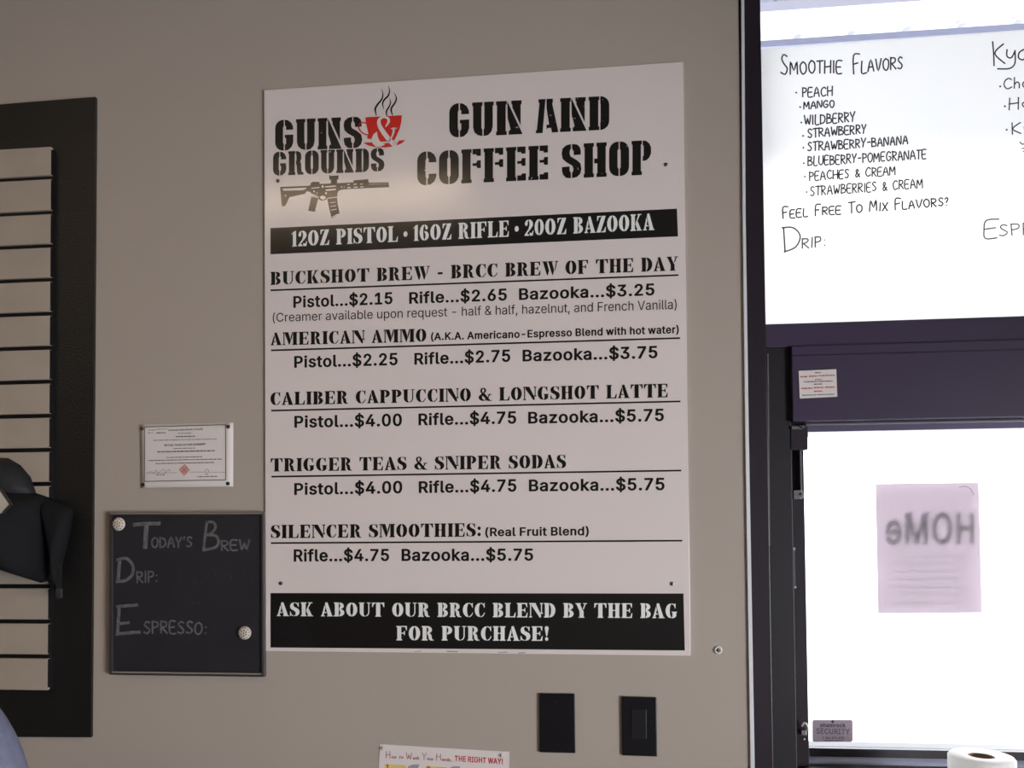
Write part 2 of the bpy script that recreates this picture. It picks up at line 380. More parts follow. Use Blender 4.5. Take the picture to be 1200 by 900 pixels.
_SANS = {"B":{" ":[188,[]],"!":[236,[[155,141,159,528,36,528,40,141],[127,-19,150,-4,166,17,170,41,166,65,150,86,127,101,98,105,71,101,47,87,31,66,24,41,31,16,47,-5,71,-19,98,-23]]],"$":[487,[[271,-93,271,602,175,602,175,-93],[284,-23,335,-6,378,19,409,53,429,94,435,139,432,175,419,207,399,233,375,253,349,269,322,282,271,297,220,311,180,325,163,335,152,347,145,359,142,376,144,392,151,407,162,420,178,430,199,437,224,440,259,435,286,421,302,402,317,359,434,359,420,421,399,460,368,491,327,515,281,530,227,535,175,530,127,515,85,491,53,459,32,419,25,372,34,319,67,275,115,243,176,221,238,204,263,196,284,188,300,178,311,167,316,155,319,139,315,121,307,104,295,89,276,78,252,71,224,68,199,71,175,77,157,87,144,100,135,117,126,156,5,156,20,90,42,49,74,16,117,-9,167,-23,224,-28]]],"&":[488,[[239,-22,280,-11,320,7,352,34,365,50,393,81,409,106,423,138,432,177,437,243,324,243,319,189,311,158,298,131,281,108,262,90,240,76,217,69,193,65,172,68,155,74,142,84,132,97,126,113,124,131,126,148,133,163,147,181,171,202,272,278,293,294,311,312,328,332,340,355,349,378,351,404,346,438,331,469,309,496,279,516,241,529,200,532,159,529,121,516,90,495,68,468,53,435,48,398,51,366,62,336,79,308,123,252,150,219,351,-19,495,-19,225,296,190,339,178,356,170,371,166,384,164,399,165,411,169,422,174,430,181,436,190,440,200,442,216,439,226,431,233,419,235,404,234,393,231,384,218,366,200,350,124,294,94,271,67,249,42,225,23,198,10,167,7,133,13,91,31,52,60,20,98,-5,144,-21,197,-26]]],"(":[313,[[68,128,85,50,114,-29,160,-115,278,-115,234,-31,213,22,198,72,187,119,181,163,178,207,181,256,188,310,200,365,217,422,237,478,278,558,161,558,128,502,107,447,88,389,74,327,65,266,62,207]]],")":[313,[[114,-115,159,-29,187,48,205,127,211,207,208,266,200,326,185,389,168,447,146,502,113,558,-5,558,37,478,56,422,73,365,85,310,92,256,95,207,93,164,86,120,76,74,61,24,39,-30,-5,-115]]],",":[228,[[104,-138,173,90,45,90,6,-138]]],"-":[493,[[87,263,87,169,364,169,364,263]]],".":[228,[[123,-19,147,-5,164,17,168,41,164,66,147,87,124,101,95,106,67,101,44,87,27,66,23,41,27,17,44,-5,68,-19,95,-23]]],"0":[493,[[288,-17,340,9,381,51,410,106,427,175,432,254,427,333,409,402,380,458,340,499,288,526,227,535,165,526,113,499,73,458,44,402,26,333,21,254,26,175,44,106,73,51,113,9,165,-17,227,-26],[202,74,181,88,163,113,149,150,140,197,136,254,140,312,149,359,164,395,181,421,202,435,227,441,251,435,272,421,289,395,304,359,313,312,317,254,313,197,304,150,290,113,272,88,251,74,227,69]]],"1":[493,[[418,-19,418,74,49,74,49,-19],[189,528,59,437,59,321,218,429,185,429,185,-19,303,-19,303,528]]],"2":[493,[[416,-19,416,76,180,76,180,52,287,167,326,211,358,248,380,280,396,311,405,342,408,372,402,416,384,455,356,488,319,514,274,530,225,535,175,530,130,513,92,487,62,452,45,410,36,343,151,343,156,385,163,404,173,420,185,430,203,438,224,441,244,438,261,432,275,421,285,409,291,392,293,371,291,352,286,335,276,315,261,294,241,270,214,242,37,54,37,-19]]],"3":[493,[[272,-21,321,-5,362,22,393,56,413,98,420,145,413,191,394,232,362,268,319,294,268,307,184,308,192,242,399,454,399,528,43,528,43,433,261,433,261,455,130,306,130,229,200,229,237,225,263,217,280,203,293,186,300,167,302,145,299,121,292,104,280,89,264,79,243,72,219,69,196,71,175,77,160,87,147,99,140,114,130,151,11,151,26,85,48,45,82,15,122,-7,168,-22,218,-26]]],"4":[493,[[440,86,440,182,136,182,136,161,358,528,232,528,13,163,13,86],[370,-19,370,337,255,337,255,-19]]],"5":[493,[[275,-20,322,-2,362,28,393,67,411,112,418,163,415,202,404,238,387,270,365,298,337,322,304,339,268,349,229,353,198,350,169,343,141,332,127,320,164,320,175,433,393,433,393,528,72,528,37,236,135,226,158,241,176,250,197,256,217,258,241,254,261,245,277,231,290,212,298,189,301,162,298,136,290,113,278,95,262,80,243,72,221,69,202,71,185,77,171,88,160,101,152,115,144,149,28,149,40,87,61,49,90,17,128,-6,172,-21,221,-26]]],"6":[493,[[278,-21,324,-3,362,26,392,64,410,107,416,157,410,205,394,249,365,284,329,312,284,328,235,333,209,331,187,325,165,315,146,302,132,286,96,242,165,242,373,528,238,528,114,350,78,294,55,246,41,203,37,162,43,111,60,65,90,27,129,-2,175,-20,226,-26],[206,70,188,79,173,92,162,111,155,132,152,158,155,184,162,205,173,222,188,236,205,243,226,246,247,243,265,235,279,222,290,204,297,183,300,157,297,132,290,110,279,92,265,79,247,70,226,67]]],"7":[493,[[182,-19,418,444,418,528,35,528,35,433,296,433,296,453,53,-19]]],"8":[493,[[280,-21,328,-6,370,18,401,51,421,90,428,135,423,170,412,203,393,232,368,256,339,273,327,279,327,255,349,266,381,297,402,336,409,380,403,423,384,461,355,491,318,515,275,530,226,535,178,530,134,515,96,492,67,460,49,422,43,380,50,336,71,297,103,266,126,255,126,279,114,273,84,256,60,232,41,203,28,170,25,135,31,90,52,51,84,18,125,-6,173,-21,226,-26],[200,71,178,78,162,89,152,102,145,118,142,139,145,159,153,178,165,194,181,206,202,213,226,216,250,213,271,206,287,194,299,178,307,159,310,139,307,118,300,102,290,89,274,77,253,71,226,68],[207,311,190,317,177,327,168,340,162,356,160,376,162,394,168,410,177,423,189,432,206,438,226,441,246,438,263,432,276,423,284,410,290,394,292,376,290,356,284,340,275,327,262,317,246,311,226,309]]],"9":[493,[[175,528,129,511,91,483,61,446,43,402,37,352,41,303,59,260,87,224,124,197,169,180,217,176,243,177,267,184,288,194,305,207,321,223,354,267,287,267,79,-19,214,-19,338,158,374,215,398,263,412,305,416,347,410,398,392,443,363,481,324,511,278,529,226,535],[247,438,265,430,279,416,290,398,297,377,300,350,298,325,290,304,279,286,265,274,247,265,226,262,206,265,188,273,174,287,162,304,155,326,152,352,155,377,162,398,174,416,188,430,206,438,226,441]]],":":[228,[[123,-19,147,-5,164,17,168,41,164,66,147,87,124,101,95,106,67,101,44,87,27,66,23,41,27,17,44,-5,68,-19,95,-23],[123,256,147,270,164,292,168,316,164,341,147,363,123,377,95,381,68,377,44,363,27,341,23,316,27,292,44,270,68,256,95,252]]],"A":[520,[[104,-19,217,296,239,365,254,414,281,497,195,497,224,415,238,366,250,328,262,296,376,-19,502,-19,295,528,182,528,-23,-19],[397,123,397,218,83,218,83,123]]],"B":[496,[[248,-19,306,-15,356,1,395,25,424,57,439,95,445,136,440,178,426,212,405,240,378,261,348,275,342,277,342,254,347,258,372,270,393,288,411,311,422,340,425,374,420,415,404,452,378,483,341,508,295,523,242,528,33,528,33,-19],[152,212,247,212,273,209,293,201,308,189,319,174,326,156,328,138,324,113,312,95,288,81,243,76,152,76],[152,433,238,433,274,428,294,415,304,396,309,371,307,353,300,336,290,324,276,313,259,307,237,304,152,304]]],"C":[550,[[309,-23,350,-13,386,2,419,23,449,49,472,82,488,117,509,179,388,179,376,143,366,124,355,109,341,97,325,86,307,78,288,74,268,72,230,77,199,92,172,118,150,153,136,198,130,254,136,310,150,356,171,390,199,416,231,432,268,437,288,435,307,431,325,423,341,412,355,400,366,385,376,366,388,329,508,329,488,391,471,428,447,460,419,486,386,507,349,522,309,532,266,535,198,526,136,500,84,458,46,401,21,333,13,254,21,175,46,107,84,50,136,9,198,-17,266,-26]]],"D":[542,[[297,-11,364,14,418,55,457,110,482,177,489,255,482,333,457,400,419,454,367,495,301,520,227,528,66,528,66,433,220,433,268,427,306,412,334,386,354,353,367,308,372,255,367,202,354,157,334,123,304,98,266,82,214,76,69,76,69,-19,220,-19],[33,528,33,-19,152,-19,152,528]]],"E":[459,[[402,-19,402,76,152,76,152,210,382,210,382,305,152,305,152,433,399,433,399,528,33,528,33,-19]]],"F":[450,[[152,-19,152,202,373,202,373,297,152,297,152,433,396,433,396,528,33,528,33,-19]]],"G":[560,[[332,-19,390,2,438,36,475,81,497,136,505,199,505,275,256,275,256,180,446,198,392,224,384,165,372,132,355,106,332,88,303,76,269,72,231,77,199,92,172,118,150,153,136,198,130,254,136,310,150,356,171,391,198,416,230,432,266,437,287,435,307,430,325,422,339,412,353,398,365,382,375,364,390,330,509,330,490,391,472,426,450,458,420,484,387,506,349,522,308,532,264,535,196,526,134,500,83,458,45,401,20,333,13,254,20,175,45,107,84,51,134,9,198,-18,269,-26]]],"H":[557,[[152,-19,152,213,365,213,365,-19,484,-19,484,528,365,528,365,308,152,308,152,528,33,528,33,-19]]],"I":[340,[[296,-19,296,76,210,76,210,433,296,433,296,528,4,528,4,433,91,433,91,76,4,76,4,-19]]],"K":[507,[[240,257,243,257,504,526,352,528,192,357,173,337,153,315,136,294,118,273,101,251,77,223,83,108],[152,-19,152,193,151,225,152,334,152,528,33,528,33,-19],[502,-19,229,340,154,260,358,-19]]],"L":[433,[[388,-19,388,76,152,76,152,528,33,528,33,-19]]],"M":[668,[[149,-19,149,328,148,350,148,372,147,394,147,416,146,437,146,476,74,476,95,426,119,355,145,284,268,-19,360,-19,481,284,499,334,507,357,516,380,524,403,531,427,550,476,480,476,480,435,479,413,479,391,478,369,478,347,477,327,477,-19,595,-19,595,528,457,528,326,193,317,164,310,146,286,71,270,30,359,30,343,71,313,165,302,194,170,528,33,528,33,-19]]],"N":[563,[[152,-19,152,307,148,418,144,477,66,466,106,404,125,371,141,344,154,321,179,280,372,-19,490,-19,490,528,372,528,372,157,375,80,381,33,455,39,425,91,412,116,398,139,386,161,151,528,33,528,33,-19]]],"O":[573,[[336,-17,398,9,449,50,488,106,513,175,520,254,513,333,488,402,449,458,399,500,336,526,267,535,198,526,135,500,85,458,46,402,21,333,13,254,21,175,46,106,85,50,136,9,198,-17,267,-26],[230,77,199,92,171,118,150,152,136,198,130,254,136,310,150,356,172,391,199,417,230,432,267,437,303,432,335,417,362,391,383,357,398,310,403,254,398,198,383,152,362,118,335,92,303,77,267,72]]],"P":[485,[[152,-19,152,433,231,433,262,430,284,422,298,410,309,393,315,372,317,348,315,323,309,303,298,285,284,273,263,265,232,261,82,261,82,167,236,167,295,172,345,190,385,220,414,256,430,300,436,348,430,395,414,439,385,476,345,504,295,522,236,528,33,528,33,-19]]],"R":[489,[[152,-19,152,433,232,433,264,430,286,423,300,411,310,396,315,376,318,352,315,328,310,309,300,295,286,284,264,277,233,274,69,274,69,179,237,179,294,184,345,200,386,226,414,262,432,305,436,352,432,399,414,442,386,479,345,506,296,523,237,528,33,528,33,-19],[473,-19,319,248,185,248,337,-19]]],"S":[487,[[284,-23,335,-6,378,19,409,53,429,94,435,139,432,175,419,207,399,233,375,253,349,269,322,282,271,297,220,311,180,325,163,335,152,347,145,359,142,376,144,392,151,407,162,420,178,430,199,437,224,440,259,435,286,421,302,402,317,359,434,359,420,421,399,460,368,491,327,515,281,530,227,535,175,530,127,515,85,491,53,459,32,419,25,372,34,319,67,275,115,243,176,221,238,204,263,196,284,188,300,178,311,167,316,155,319,139,315,121,307,104,295,89,276,78,252,71,224,68,199,71,175,77,157,87,144,100,135,117,126,156,5,156,20,90,42,49,74,16,117,-9,167,-23,224,-28]]],"T":[489,[[166,433,166,-19,284,-19,284,433,444,433,444,528,5,528,5,433]]],"U":[557,[[321,-21,375,-2,422,29,456,70,477,119,484,172,484,528,366,528,366,179,363,149,353,122,338,101,318,85,292,75,259,71,226,75,200,85,179,101,165,122,154,149,151,179,151,528,33,528,33,172,40,119,62,70,95,29,142,-2,197,-21,259,-27]]],"W":[726,[[251,-19,344,318,353,355,361,391,369,430,383,494,304,494,325,387,333,351,434,-19,551,-19,705,528,582,528,497,201,491,176,484,150,478,124,473,98,456,21,529,21,488,201,401,528,285,528,198,201,192,176,185,150,179,124,174,98,157,21,229,21,219,70,201,149,196,175,189,201,103,528,-19,528,134,-19]]],"Y":[512,[[295,-19,295,203,504,528,366,528,257,354,242,327,227,302,212,273,185,211,290,211,261,272,246,301,215,354,106,528,-33,528,176,203,176,-19]]],"a":[429,[[195,-25,225,-17,251,-4,271,11,286,27,288,33,250,33,250,-19,364,-19,364,252,360,294,346,329,326,356,301,376,273,390,245,398,218,402,194,403,159,401,125,393,91,381,61,360,35,333,2,279,114,251,137,288,147,297,159,304,176,310,196,312,214,310,228,305,237,297,243,288,247,275,250,251,245,248,174,239,147,235,118,229,90,221,65,210,40,193,19,171,8,143,3,108,9,68,25,35,50,8,82,-12,120,-24,160,-28],[154,66,140,70,130,76,124,84,120,93,119,105,121,118,124,127,132,134,144,141,179,149,220,154,252,160,267,164,282,169,249,154,249,140,246,120,239,103,229,88,215,76,195,68,170,64]]],"c":[436,[[239,-25,269,-19,297,-8,322,5,344,24,363,45,378,70,399,115,286,140,274,110,269,99,262,89,255,81,246,75,235,70,208,65,182,69,162,81,146,100,133,124,126,154,123,187,126,221,133,251,146,276,162,295,182,307,208,311,222,310,234,307,245,302,254,296,261,288,274,268,286,239,398,264,377,309,362,333,343,355,320,372,296,385,268,395,238,402,206,403,152,397,103,376,62,343,32,299,13,247,7,187,13,129,32,77,62,33,103,0,152,-21,206,-27]]],"d":[464,[[233,-24,264,-13,289,2,307,18,320,35,321,40,286,40,286,-19,399,-19,399,528,284,528,284,338,320,338,320,342,307,359,289,375,265,390,233,400,195,403,144,396,97,377,58,344,30,301,12,249,7,189,12,129,30,76,58,33,96,0,143,-20,194,-27],[180,69,162,81,146,99,134,124,126,154,123,189,126,224,133,254,146,278,161,295,180,307,205,311,229,307,247,296,262,279,275,256,282,226,285,189,282,153,274,122,262,97,247,81,228,69,205,66]]],"e":[444,[[254,-24,293,-14,326,3,355,26,377,53,402,104,292,127,274,98,266,86,256,77,245,71,229,67,212,65,186,69,165,78,148,93,135,114,127,143,123,179,123,210,126,237,133,261,146,281,161,297,181,308,205,311,229,308,247,298,262,282,273,261,280,234,287,168,381,230,48,240,48,150,398,150,398,195,395,245,382,289,364,325,338,355,308,377,275,392,240,401,204,403,150,396,100,375,60,342,31,298,12,246,7,187,13,128,32,77,62,33,103,0,154,-21,212,-27]]],"f":[294,[[-21,398,-21,308,255,308,255,398],[169,-19,169,418,171,437,174,446,180,452,196,455,244,443,276,533,227,546,209,548,186,549,155,546,124,536,95,520,73,497,58,466,54,433,54,-19]]],"h":[450,[[144,253,150,274,160,289,174,300,191,307,209,310,235,305,253,291,264,269,269,234,269,-19,384,-19,384,241,380,289,365,330,341,362,308,386,270,399,227,403,179,397,136,378,102,343,59,268,141,268,141,528,26,528,26,-19,141,-19,141,226]]],"i":[207,[[141,-19,141,398,26,398,26,-19],[110,428,133,441,148,460,154,483,148,506,133,526,110,539,84,543,56,539,35,526,19,507,13,483,19,460,35,441,56,428,84,424]]],"k":[421,[[188,180,195,180,415,395,273,398,110,231,83,231,85,97],[141,-19,141,528,26,528,26,-19],[428,-19,193,258,112,188,281,-19]]],"l":[229,[[152,-21,166,-20,178,-18,213,-11,191,76,162,72,143,73,141,99,141,528,26,528,26,83,32,41,54,6,92,-15,137,-21]]],"m":[650,[[141,-19,141,237,143,261,150,280,159,293,171,303,184,309,198,311,220,308,234,297,243,281,247,258,247,-19,362,-19,362,246,364,266,369,281,378,294,388,303,401,309,418,311,439,308,455,298,464,282,469,252,469,-19,584,-19,584,256,580,300,565,337,541,368,510,389,474,402,437,405,402,402,370,393,341,376,317,356,298,330,273,276,358,276,333,340,306,375,267,398,220,405,189,403,160,393,135,378,111,358,94,331,70,276,139,276,139,398,26,398,26,-19]]],"n":[450,[[144,253,150,274,160,289,174,300,191,307,209,310,235,305,253,291,264,269,269,234,269,-19,384,-19,384,241,380,289,365,330,341,362,308,386,270,399,227,403,179,397,136,378,102,343,59,268,139,268,139,398,26,398,26,-19,141,-19,141,226]]],"o":[455,[[263,-21,314,0,354,33,383,76,403,129,408,187,403,247,383,300,354,343,314,376,263,397,207,403,152,397,103,376,62,343,32,299,13,247,7,187,13,129,32,77,62,33,103,0,152,-21,207,-27],[182,69,162,81,146,100,133,124,126,154,123,187,126,221,133,251,146,276,162,295,182,307,207,311,233,307,253,295,270,276,282,251,289,221,292,187,289,154,282,124,270,100,253,81,233,69,207,65]]],"p":[464,[[141,-162,141,40,104,40,105,35,118,18,136,2,161,-13,192,-24,229,-27,282,-20,328,0,367,33,395,76,412,129,417,189,412,249,395,301,366,344,328,377,281,396,230,403,192,400,159,390,135,375,117,359,104,342,104,338,139,338,139,398,26,398,26,-162],[196,69,178,81,162,98,150,122,143,153,140,189,143,226,150,256,162,280,177,296,196,307,220,311,245,307,264,295,279,279,291,254,298,224,301,189,298,154,291,124,279,99,262,81,244,69,220,66]]],"r":[299,[[141,-19,141,236,143,257,149,274,159,287,172,298,188,304,207,307,270,298,270,403,211,404,173,398,137,383,109,359,99,340,139,340,139,398,26,398,26,-19]]],"s":[405,[[228,-24,271,-12,307,9,334,36,352,69,358,107,351,149,326,184,288,211,236,227,179,241,155,250,142,258,138,266,136,276,139,290,147,301,164,311,187,314,211,310,226,301,235,288,253,255,360,276,338,325,320,351,295,373,264,390,228,400,187,403,144,400,104,387,70,369,43,343,25,311,20,274,27,230,52,194,92,169,141,152,205,137,225,130,235,122,239,113,240,104,238,91,228,78,210,68,181,64,157,68,139,76,128,90,111,129,2,108,20,55,41,25,68,2,102,-15,141,-24,182,-27]]],"t":[267,[[-21,398,-21,308,231,308,231,398],[38,91,46,45,73,7,116,-16,166,-23,181,-23,196,-22,209,-20,245,-11,223,77,159,71,156,75,154,82,153,99,153,490,38,490]]],"u":[450,[[230,-18,273,1,309,36,349,111,271,111,271,-19,384,-19,384,398,269,398,269,154,266,127,259,106,249,90,235,79,219,72,201,69,175,74,157,88,145,111,141,145,141,398,26,398,26,138,30,91,45,50,69,18,102,-6,140,-20,182,-24]]],"w":[607,[[219,-19,274,167,281,193,289,220,303,275,310,305,325,357,243,357,258,305,265,276,271,247,279,220,293,167,348,-19,449,-19,582,398,459,398,408,219,397,181,376,94,357,22,435,22,418,95,408,141,397,181,388,219,337,398,231,398,180,219,170,181,132,22,208,22,180,142,159,219,108,398,-13,398,118,-19]]],"z":[420,[[366,-19,366,75,153,75,153,54,360,325,360,398,21,398,21,304,227,304,227,326,15,52,15,-19]]]},"L":{" ":[188,[]],"&":[448,[[234,-3,271,7,306,23,334,47,346,62,358,75,372,92,386,115,398,144,406,180,409,224,348,224,345,186,335,151,320,121,300,95,277,75,251,59,223,50,193,46,166,49,143,57,125,70,110,87,101,108,98,131,101,154,111,174,129,195,155,217,257,293,276,308,292,325,306,342,316,362,323,382,325,404,321,433,309,459,291,482,266,499,235,510,200,513,165,510,134,499,108,481,90,458,78,430,74,398,77,370,86,344,101,319,120,293,143,264,170,231,364,0,440,0,170,327,156,346,146,363,140,380,138,399,140,416,146,431,156,444,168,453,184,459,201,461,226,457,244,445,257,427,261,405,259,389,254,375,236,352,215,335,139,279,84,235,62,213,46,189,36,163,33,133,38,96,53,62,77,34,110,12,150,-2,197,-7]]],"(":[273,[[94,131,110,55,138,-21,176,-96,238,-96,210,-38,189,16,173,67,161,115,155,161,152,207,155,258,162,313,175,370,192,428,213,485,238,539,176,539,152,494,131,441,113,384,100,324,91,264,88,207]]],")":[273,[[98,-96,135,-22,162,53,179,130,185,207,182,264,174,323,160,384,143,441,122,494,98,539,35,539,61,485,81,428,98,370,111,313,118,258,121,207,119,162,112,116,101,69,85,18,63,-37,35,-96]]],",":[188,[[85,-119,138,71,67,71,37,-119]]],"-":[453,[[113,244,113,188,338,188,338,244]]],"C":[510,[[305,-4,341,5,373,19,403,38,429,62,449,91,464,124,474,160,407,160,400,136,388,114,374,96,356,81,337,69,315,60,292,55,267,53,223,59,185,76,152,105,126,145,110,194,104,254,110,314,126,364,151,403,185,432,223,450,267,456,292,454,315,449,337,440,356,428,374,413,388,395,400,373,407,348,474,348,464,385,449,418,428,447,403,471,373,490,340,504,305,513,267,516,205,508,149,484,103,445,69,393,47,329,39,254,47,179,69,115,103,63,149,25,205,1,267,-7]]],"F":[410,[[126,0,126,221,347,221,347,278,126,278,126,452,370,452,370,509,59,509,59,0]]],"V":[480,[[279,0,464,509,394,509,289,206,278,176,251,90,234,31,249,31,204,176,193,206,85,509,15,509,203,0]]],"a":[389,[[190,-6,215,1,237,12,253,25,265,38,273,52,276,52,276,0,338,0,338,251,334,290,323,320,307,343,287,360,263,372,239,379,215,383,194,384,163,382,133,375,104,364,78,346,56,322,40,291,101,274,108,288,119,301,133,313,149,322,171,329,196,331,220,329,240,322,255,311,266,297,272,279,272,243,264,235,252,230,234,227,178,220,152,216,125,211,100,203,78,193,57,179,42,161,33,138,29,108,34,73,47,45,67,22,94,5,126,-5,160,-9],[149,47,130,52,115,61,103,72,95,87,93,105,96,124,104,139,118,150,134,159,154,164,175,168,216,173,259,182,270,186,275,190,275,138,271,115,262,93,247,74,228,59,202,49,170,45]]],"b":[424,[[274,-2,314,16,347,45,371,84,386,133,391,189,386,245,371,293,346,332,314,361,274,378,229,384,197,381,171,373,151,360,136,346,118,319,115,319,115,509,52,509,52,0,113,0,113,59,117,59,137,31,152,17,172,4,198,-5,229,-8],[188,51,163,65,141,86,126,115,117,150,114,189,117,229,126,263,141,291,162,312,188,325,220,330,253,325,279,311,300,290,315,261,324,227,327,189,324,151,315,117,300,88,278,66,253,51,220,47]]],"c":[396,[[235,-6,261,-1,285,9,307,21,326,37,342,56,355,78,364,102,303,117,298,102,291,89,281,76,270,66,258,58,243,52,226,48,207,46,173,51,146,66,125,89,109,117,100,151,97,187,100,224,109,258,125,287,146,310,173,325,207,330,226,329,242,325,257,319,269,311,280,301,289,289,297,276,302,262,363,277,354,301,341,322,325,341,306,356,284,368,260,377,234,383,207,384,159,378,116,360,81,330,55,291,39,243,33,187,39,133,55,85,81,46,116,16,159,-2,207,-8]]],"d":[424,[[227,-5,252,4,273,17,288,31,308,59,312,59,312,0,373,0,373,509,310,509,310,319,307,319,288,346,273,360,253,373,228,381,196,384,151,378,111,361,78,332,54,293,38,245,33,189,38,133,54,84,78,45,110,16,151,-2,195,-8],[172,51,146,66,125,88,110,117,100,151,97,189,100,227,109,261,125,290,146,311,172,325,205,330,237,325,262,312,283,291,299,263,308,229,311,189,308,150,298,115,283,86,262,65,236,51,205,47]]],"e":[404,[[249,-5,283,4,312,19,336,39,354,63,366,91,305,105,296,88,284,73,270,61,254,53,234,48,212,46,179,50,152,61,129,80,111,106,101,139,97,178,97,211,100,241,110,270,126,294,147,313,173,326,205,330,237,326,262,314,282,294,297,269,306,237,309,202,340,221,74,221,74,169,372,169,372,194,369,242,358,282,342,315,320,341,295,361,266,374,236,382,205,384,157,378,114,359,80,329,54,290,38,242,33,187,39,132,55,85,81,46,116,16,161,-2,212,-8]]],"f":[254,[[5,379,5,327,229,327,229,379],[143,0,143,419,146,443,155,460,171,470,195,474,228,468,244,521,222,527,207,529,187,530,161,527,135,519,112,505,95,486,83,461,80,432,80,0]]],"h":[410,[[118,257,127,283,142,303,161,317,184,326,210,329,246,323,272,304,289,275,295,235,295,0,358,0,358,240,354,285,342,321,322,349,295,369,264,380,227,384,187,379,151,362,123,332,100,287,115,287,115,509,52,509,52,0,115,0,115,227]]],"i":[167,[[115,0,115,379,52,379,52,0],[100,446,115,455,124,468,127,483,124,499,115,512,100,521,84,524,67,521,53,512,43,499,40,483,43,468,53,455,67,446,84,443]]],"l":[189,[[182,3,171,54,146,52,130,54,121,62,116,77,115,99,115,509,52,509,52,84,57,47,73,20,101,3,139,-2]]],"m":[610,[[115,0,115,238,118,266,127,289,141,307,158,320,178,328,199,330,229,326,252,311,268,288,273,260,273,0,336,0,336,247,339,270,346,290,359,307,375,320,395,328,419,330,447,326,472,313,489,289,495,254,495,0,558,0,558,255,554,296,542,328,523,354,497,372,468,383,437,386,407,383,381,375,356,361,336,343,321,321,311,295,322,295,310,331,288,361,257,380,219,386,195,384,172,376,150,363,131,346,117,323,107,295,113,295,113,379,52,379,52,0]]],"n":[410,[[118,257,127,283,142,303,161,317,184,326,210,329,246,323,272,304,289,275,295,235,295,0,358,0,358,240,354,285,342,321,322,349,295,369,264,380,227,384,187,379,151,362,123,332,100,287,113,287,113,379,52,379,52,0,115,0,115,227]]],"o":[415,[[256,-2,300,16,334,46,360,85,377,133,382,187,377,243,360,291,334,330,300,360,256,378,207,384,159,378,116,360,81,330,55,291,39,243,33,187,39,133,55,85,81,46,116,16,159,-2,207,-8],[173,51,146,66,125,89,109,117,100,151,97,187,100,224,109,258,125,287,146,310,173,325,207,330,242,325,269,310,291,287,306,258,315,224,318,187,315,151,306,117,291,89,269,66,242,51,207,46]]],"p":[424,[[115,-143,115,59,117,59,137,31,152,17,173,4,198,-5,229,-8,274,-2,314,16,347,45,371,84,386,133,391,189,386,245,371,293,346,332,314,361,274,378,229,384,197,381,171,373,151,360,136,346,117,319,113,319,113,379,52,379,52,-143],[188,51,163,65,141,86,126,115,117,150,114,189,117,229,126,263,141,291,162,312,188,325,220,330,253,325,279,311,300,290,315,261,324,227,327,189,324,151,315,117,300,88,278,66,253,51,220,47]]],"q":[424,[[373,379,312,379,312,319,308,319,288,346,273,360,253,373,228,381,196,384,151,378,111,361,78,332,54,293,38,245,33,189,38,133,54,84,78,45,110,16,151,-2,195,-8,227,-5,252,4,273,17,288,31,299,46,307,59,310,59,310,-143,373,-143],[172,51,146,66,125,88,110,117,100,151,97,189,100,227,109,261,125,290,146,311,172,325,205,330,237,325,262,312,283,291,299,263,308,229,311,189,308,150,298,115,283,86,262,65,236,51,205,47]]],"r":[259,[[115,0,115,237,118,262,127,284,141,301,159,315,182,323,207,326,244,322,244,384,213,385,181,380,151,367,129,347,114,321,113,321,113,379,52,379,52,0]]],"s":[365,[[223,-5,260,6,291,24,313,47,327,75,332,107,326,142,307,171,275,194,229,209,172,223,144,232,125,243,113,258,110,277,115,299,132,317,156,329,187,333,219,328,242,316,257,298,267,277,325,290,315,316,300,339,280,358,254,372,223,381,187,384,149,381,115,370,86,354,64,332,50,305,46,274,52,237,71,208,104,186,149,170,212,155,237,147,253,136,264,121,267,103,261,81,243,62,217,50,181,45,150,49,125,60,106,79,95,107,35,94,44,63,61,38,83,18,112,3,145,-5,182,-8]]],"t":[227,[[5,379,5,327,205,327,205,379],[64,93,71,52,91,21,125,2,168,-4,192,-3,214,2,203,54,170,50,150,53,137,61,129,76,127,98,127,471,64,471]]],"u":[410,[[222,0,258,17,287,47,309,92,297,92,297,0,358,0,358,379,295,379,295,153,292,122,282,97,267,77,248,62,226,53,200,50,164,56,138,75,120,105,115,144,115,379,52,379,52,139,56,95,68,59,88,31,115,11,146,-1,182,-5]]],"v":[389,[[227,0,372,379,304,379,223,155,212,121,202,87,193,53,183,21,207,21,197,53,188,87,178,121,166,155,85,379,16,379,162,0]]],"z":[380,[[340,0,340,56,127,56,127,60,334,331,334,379,47,379,47,323,253,323,253,320,41,46,41,0]]]}}
SANS_BOLD = (_load(_SANS['B']), 528)
SANS_LIGHT = (_load(_SANS['L']), 510)

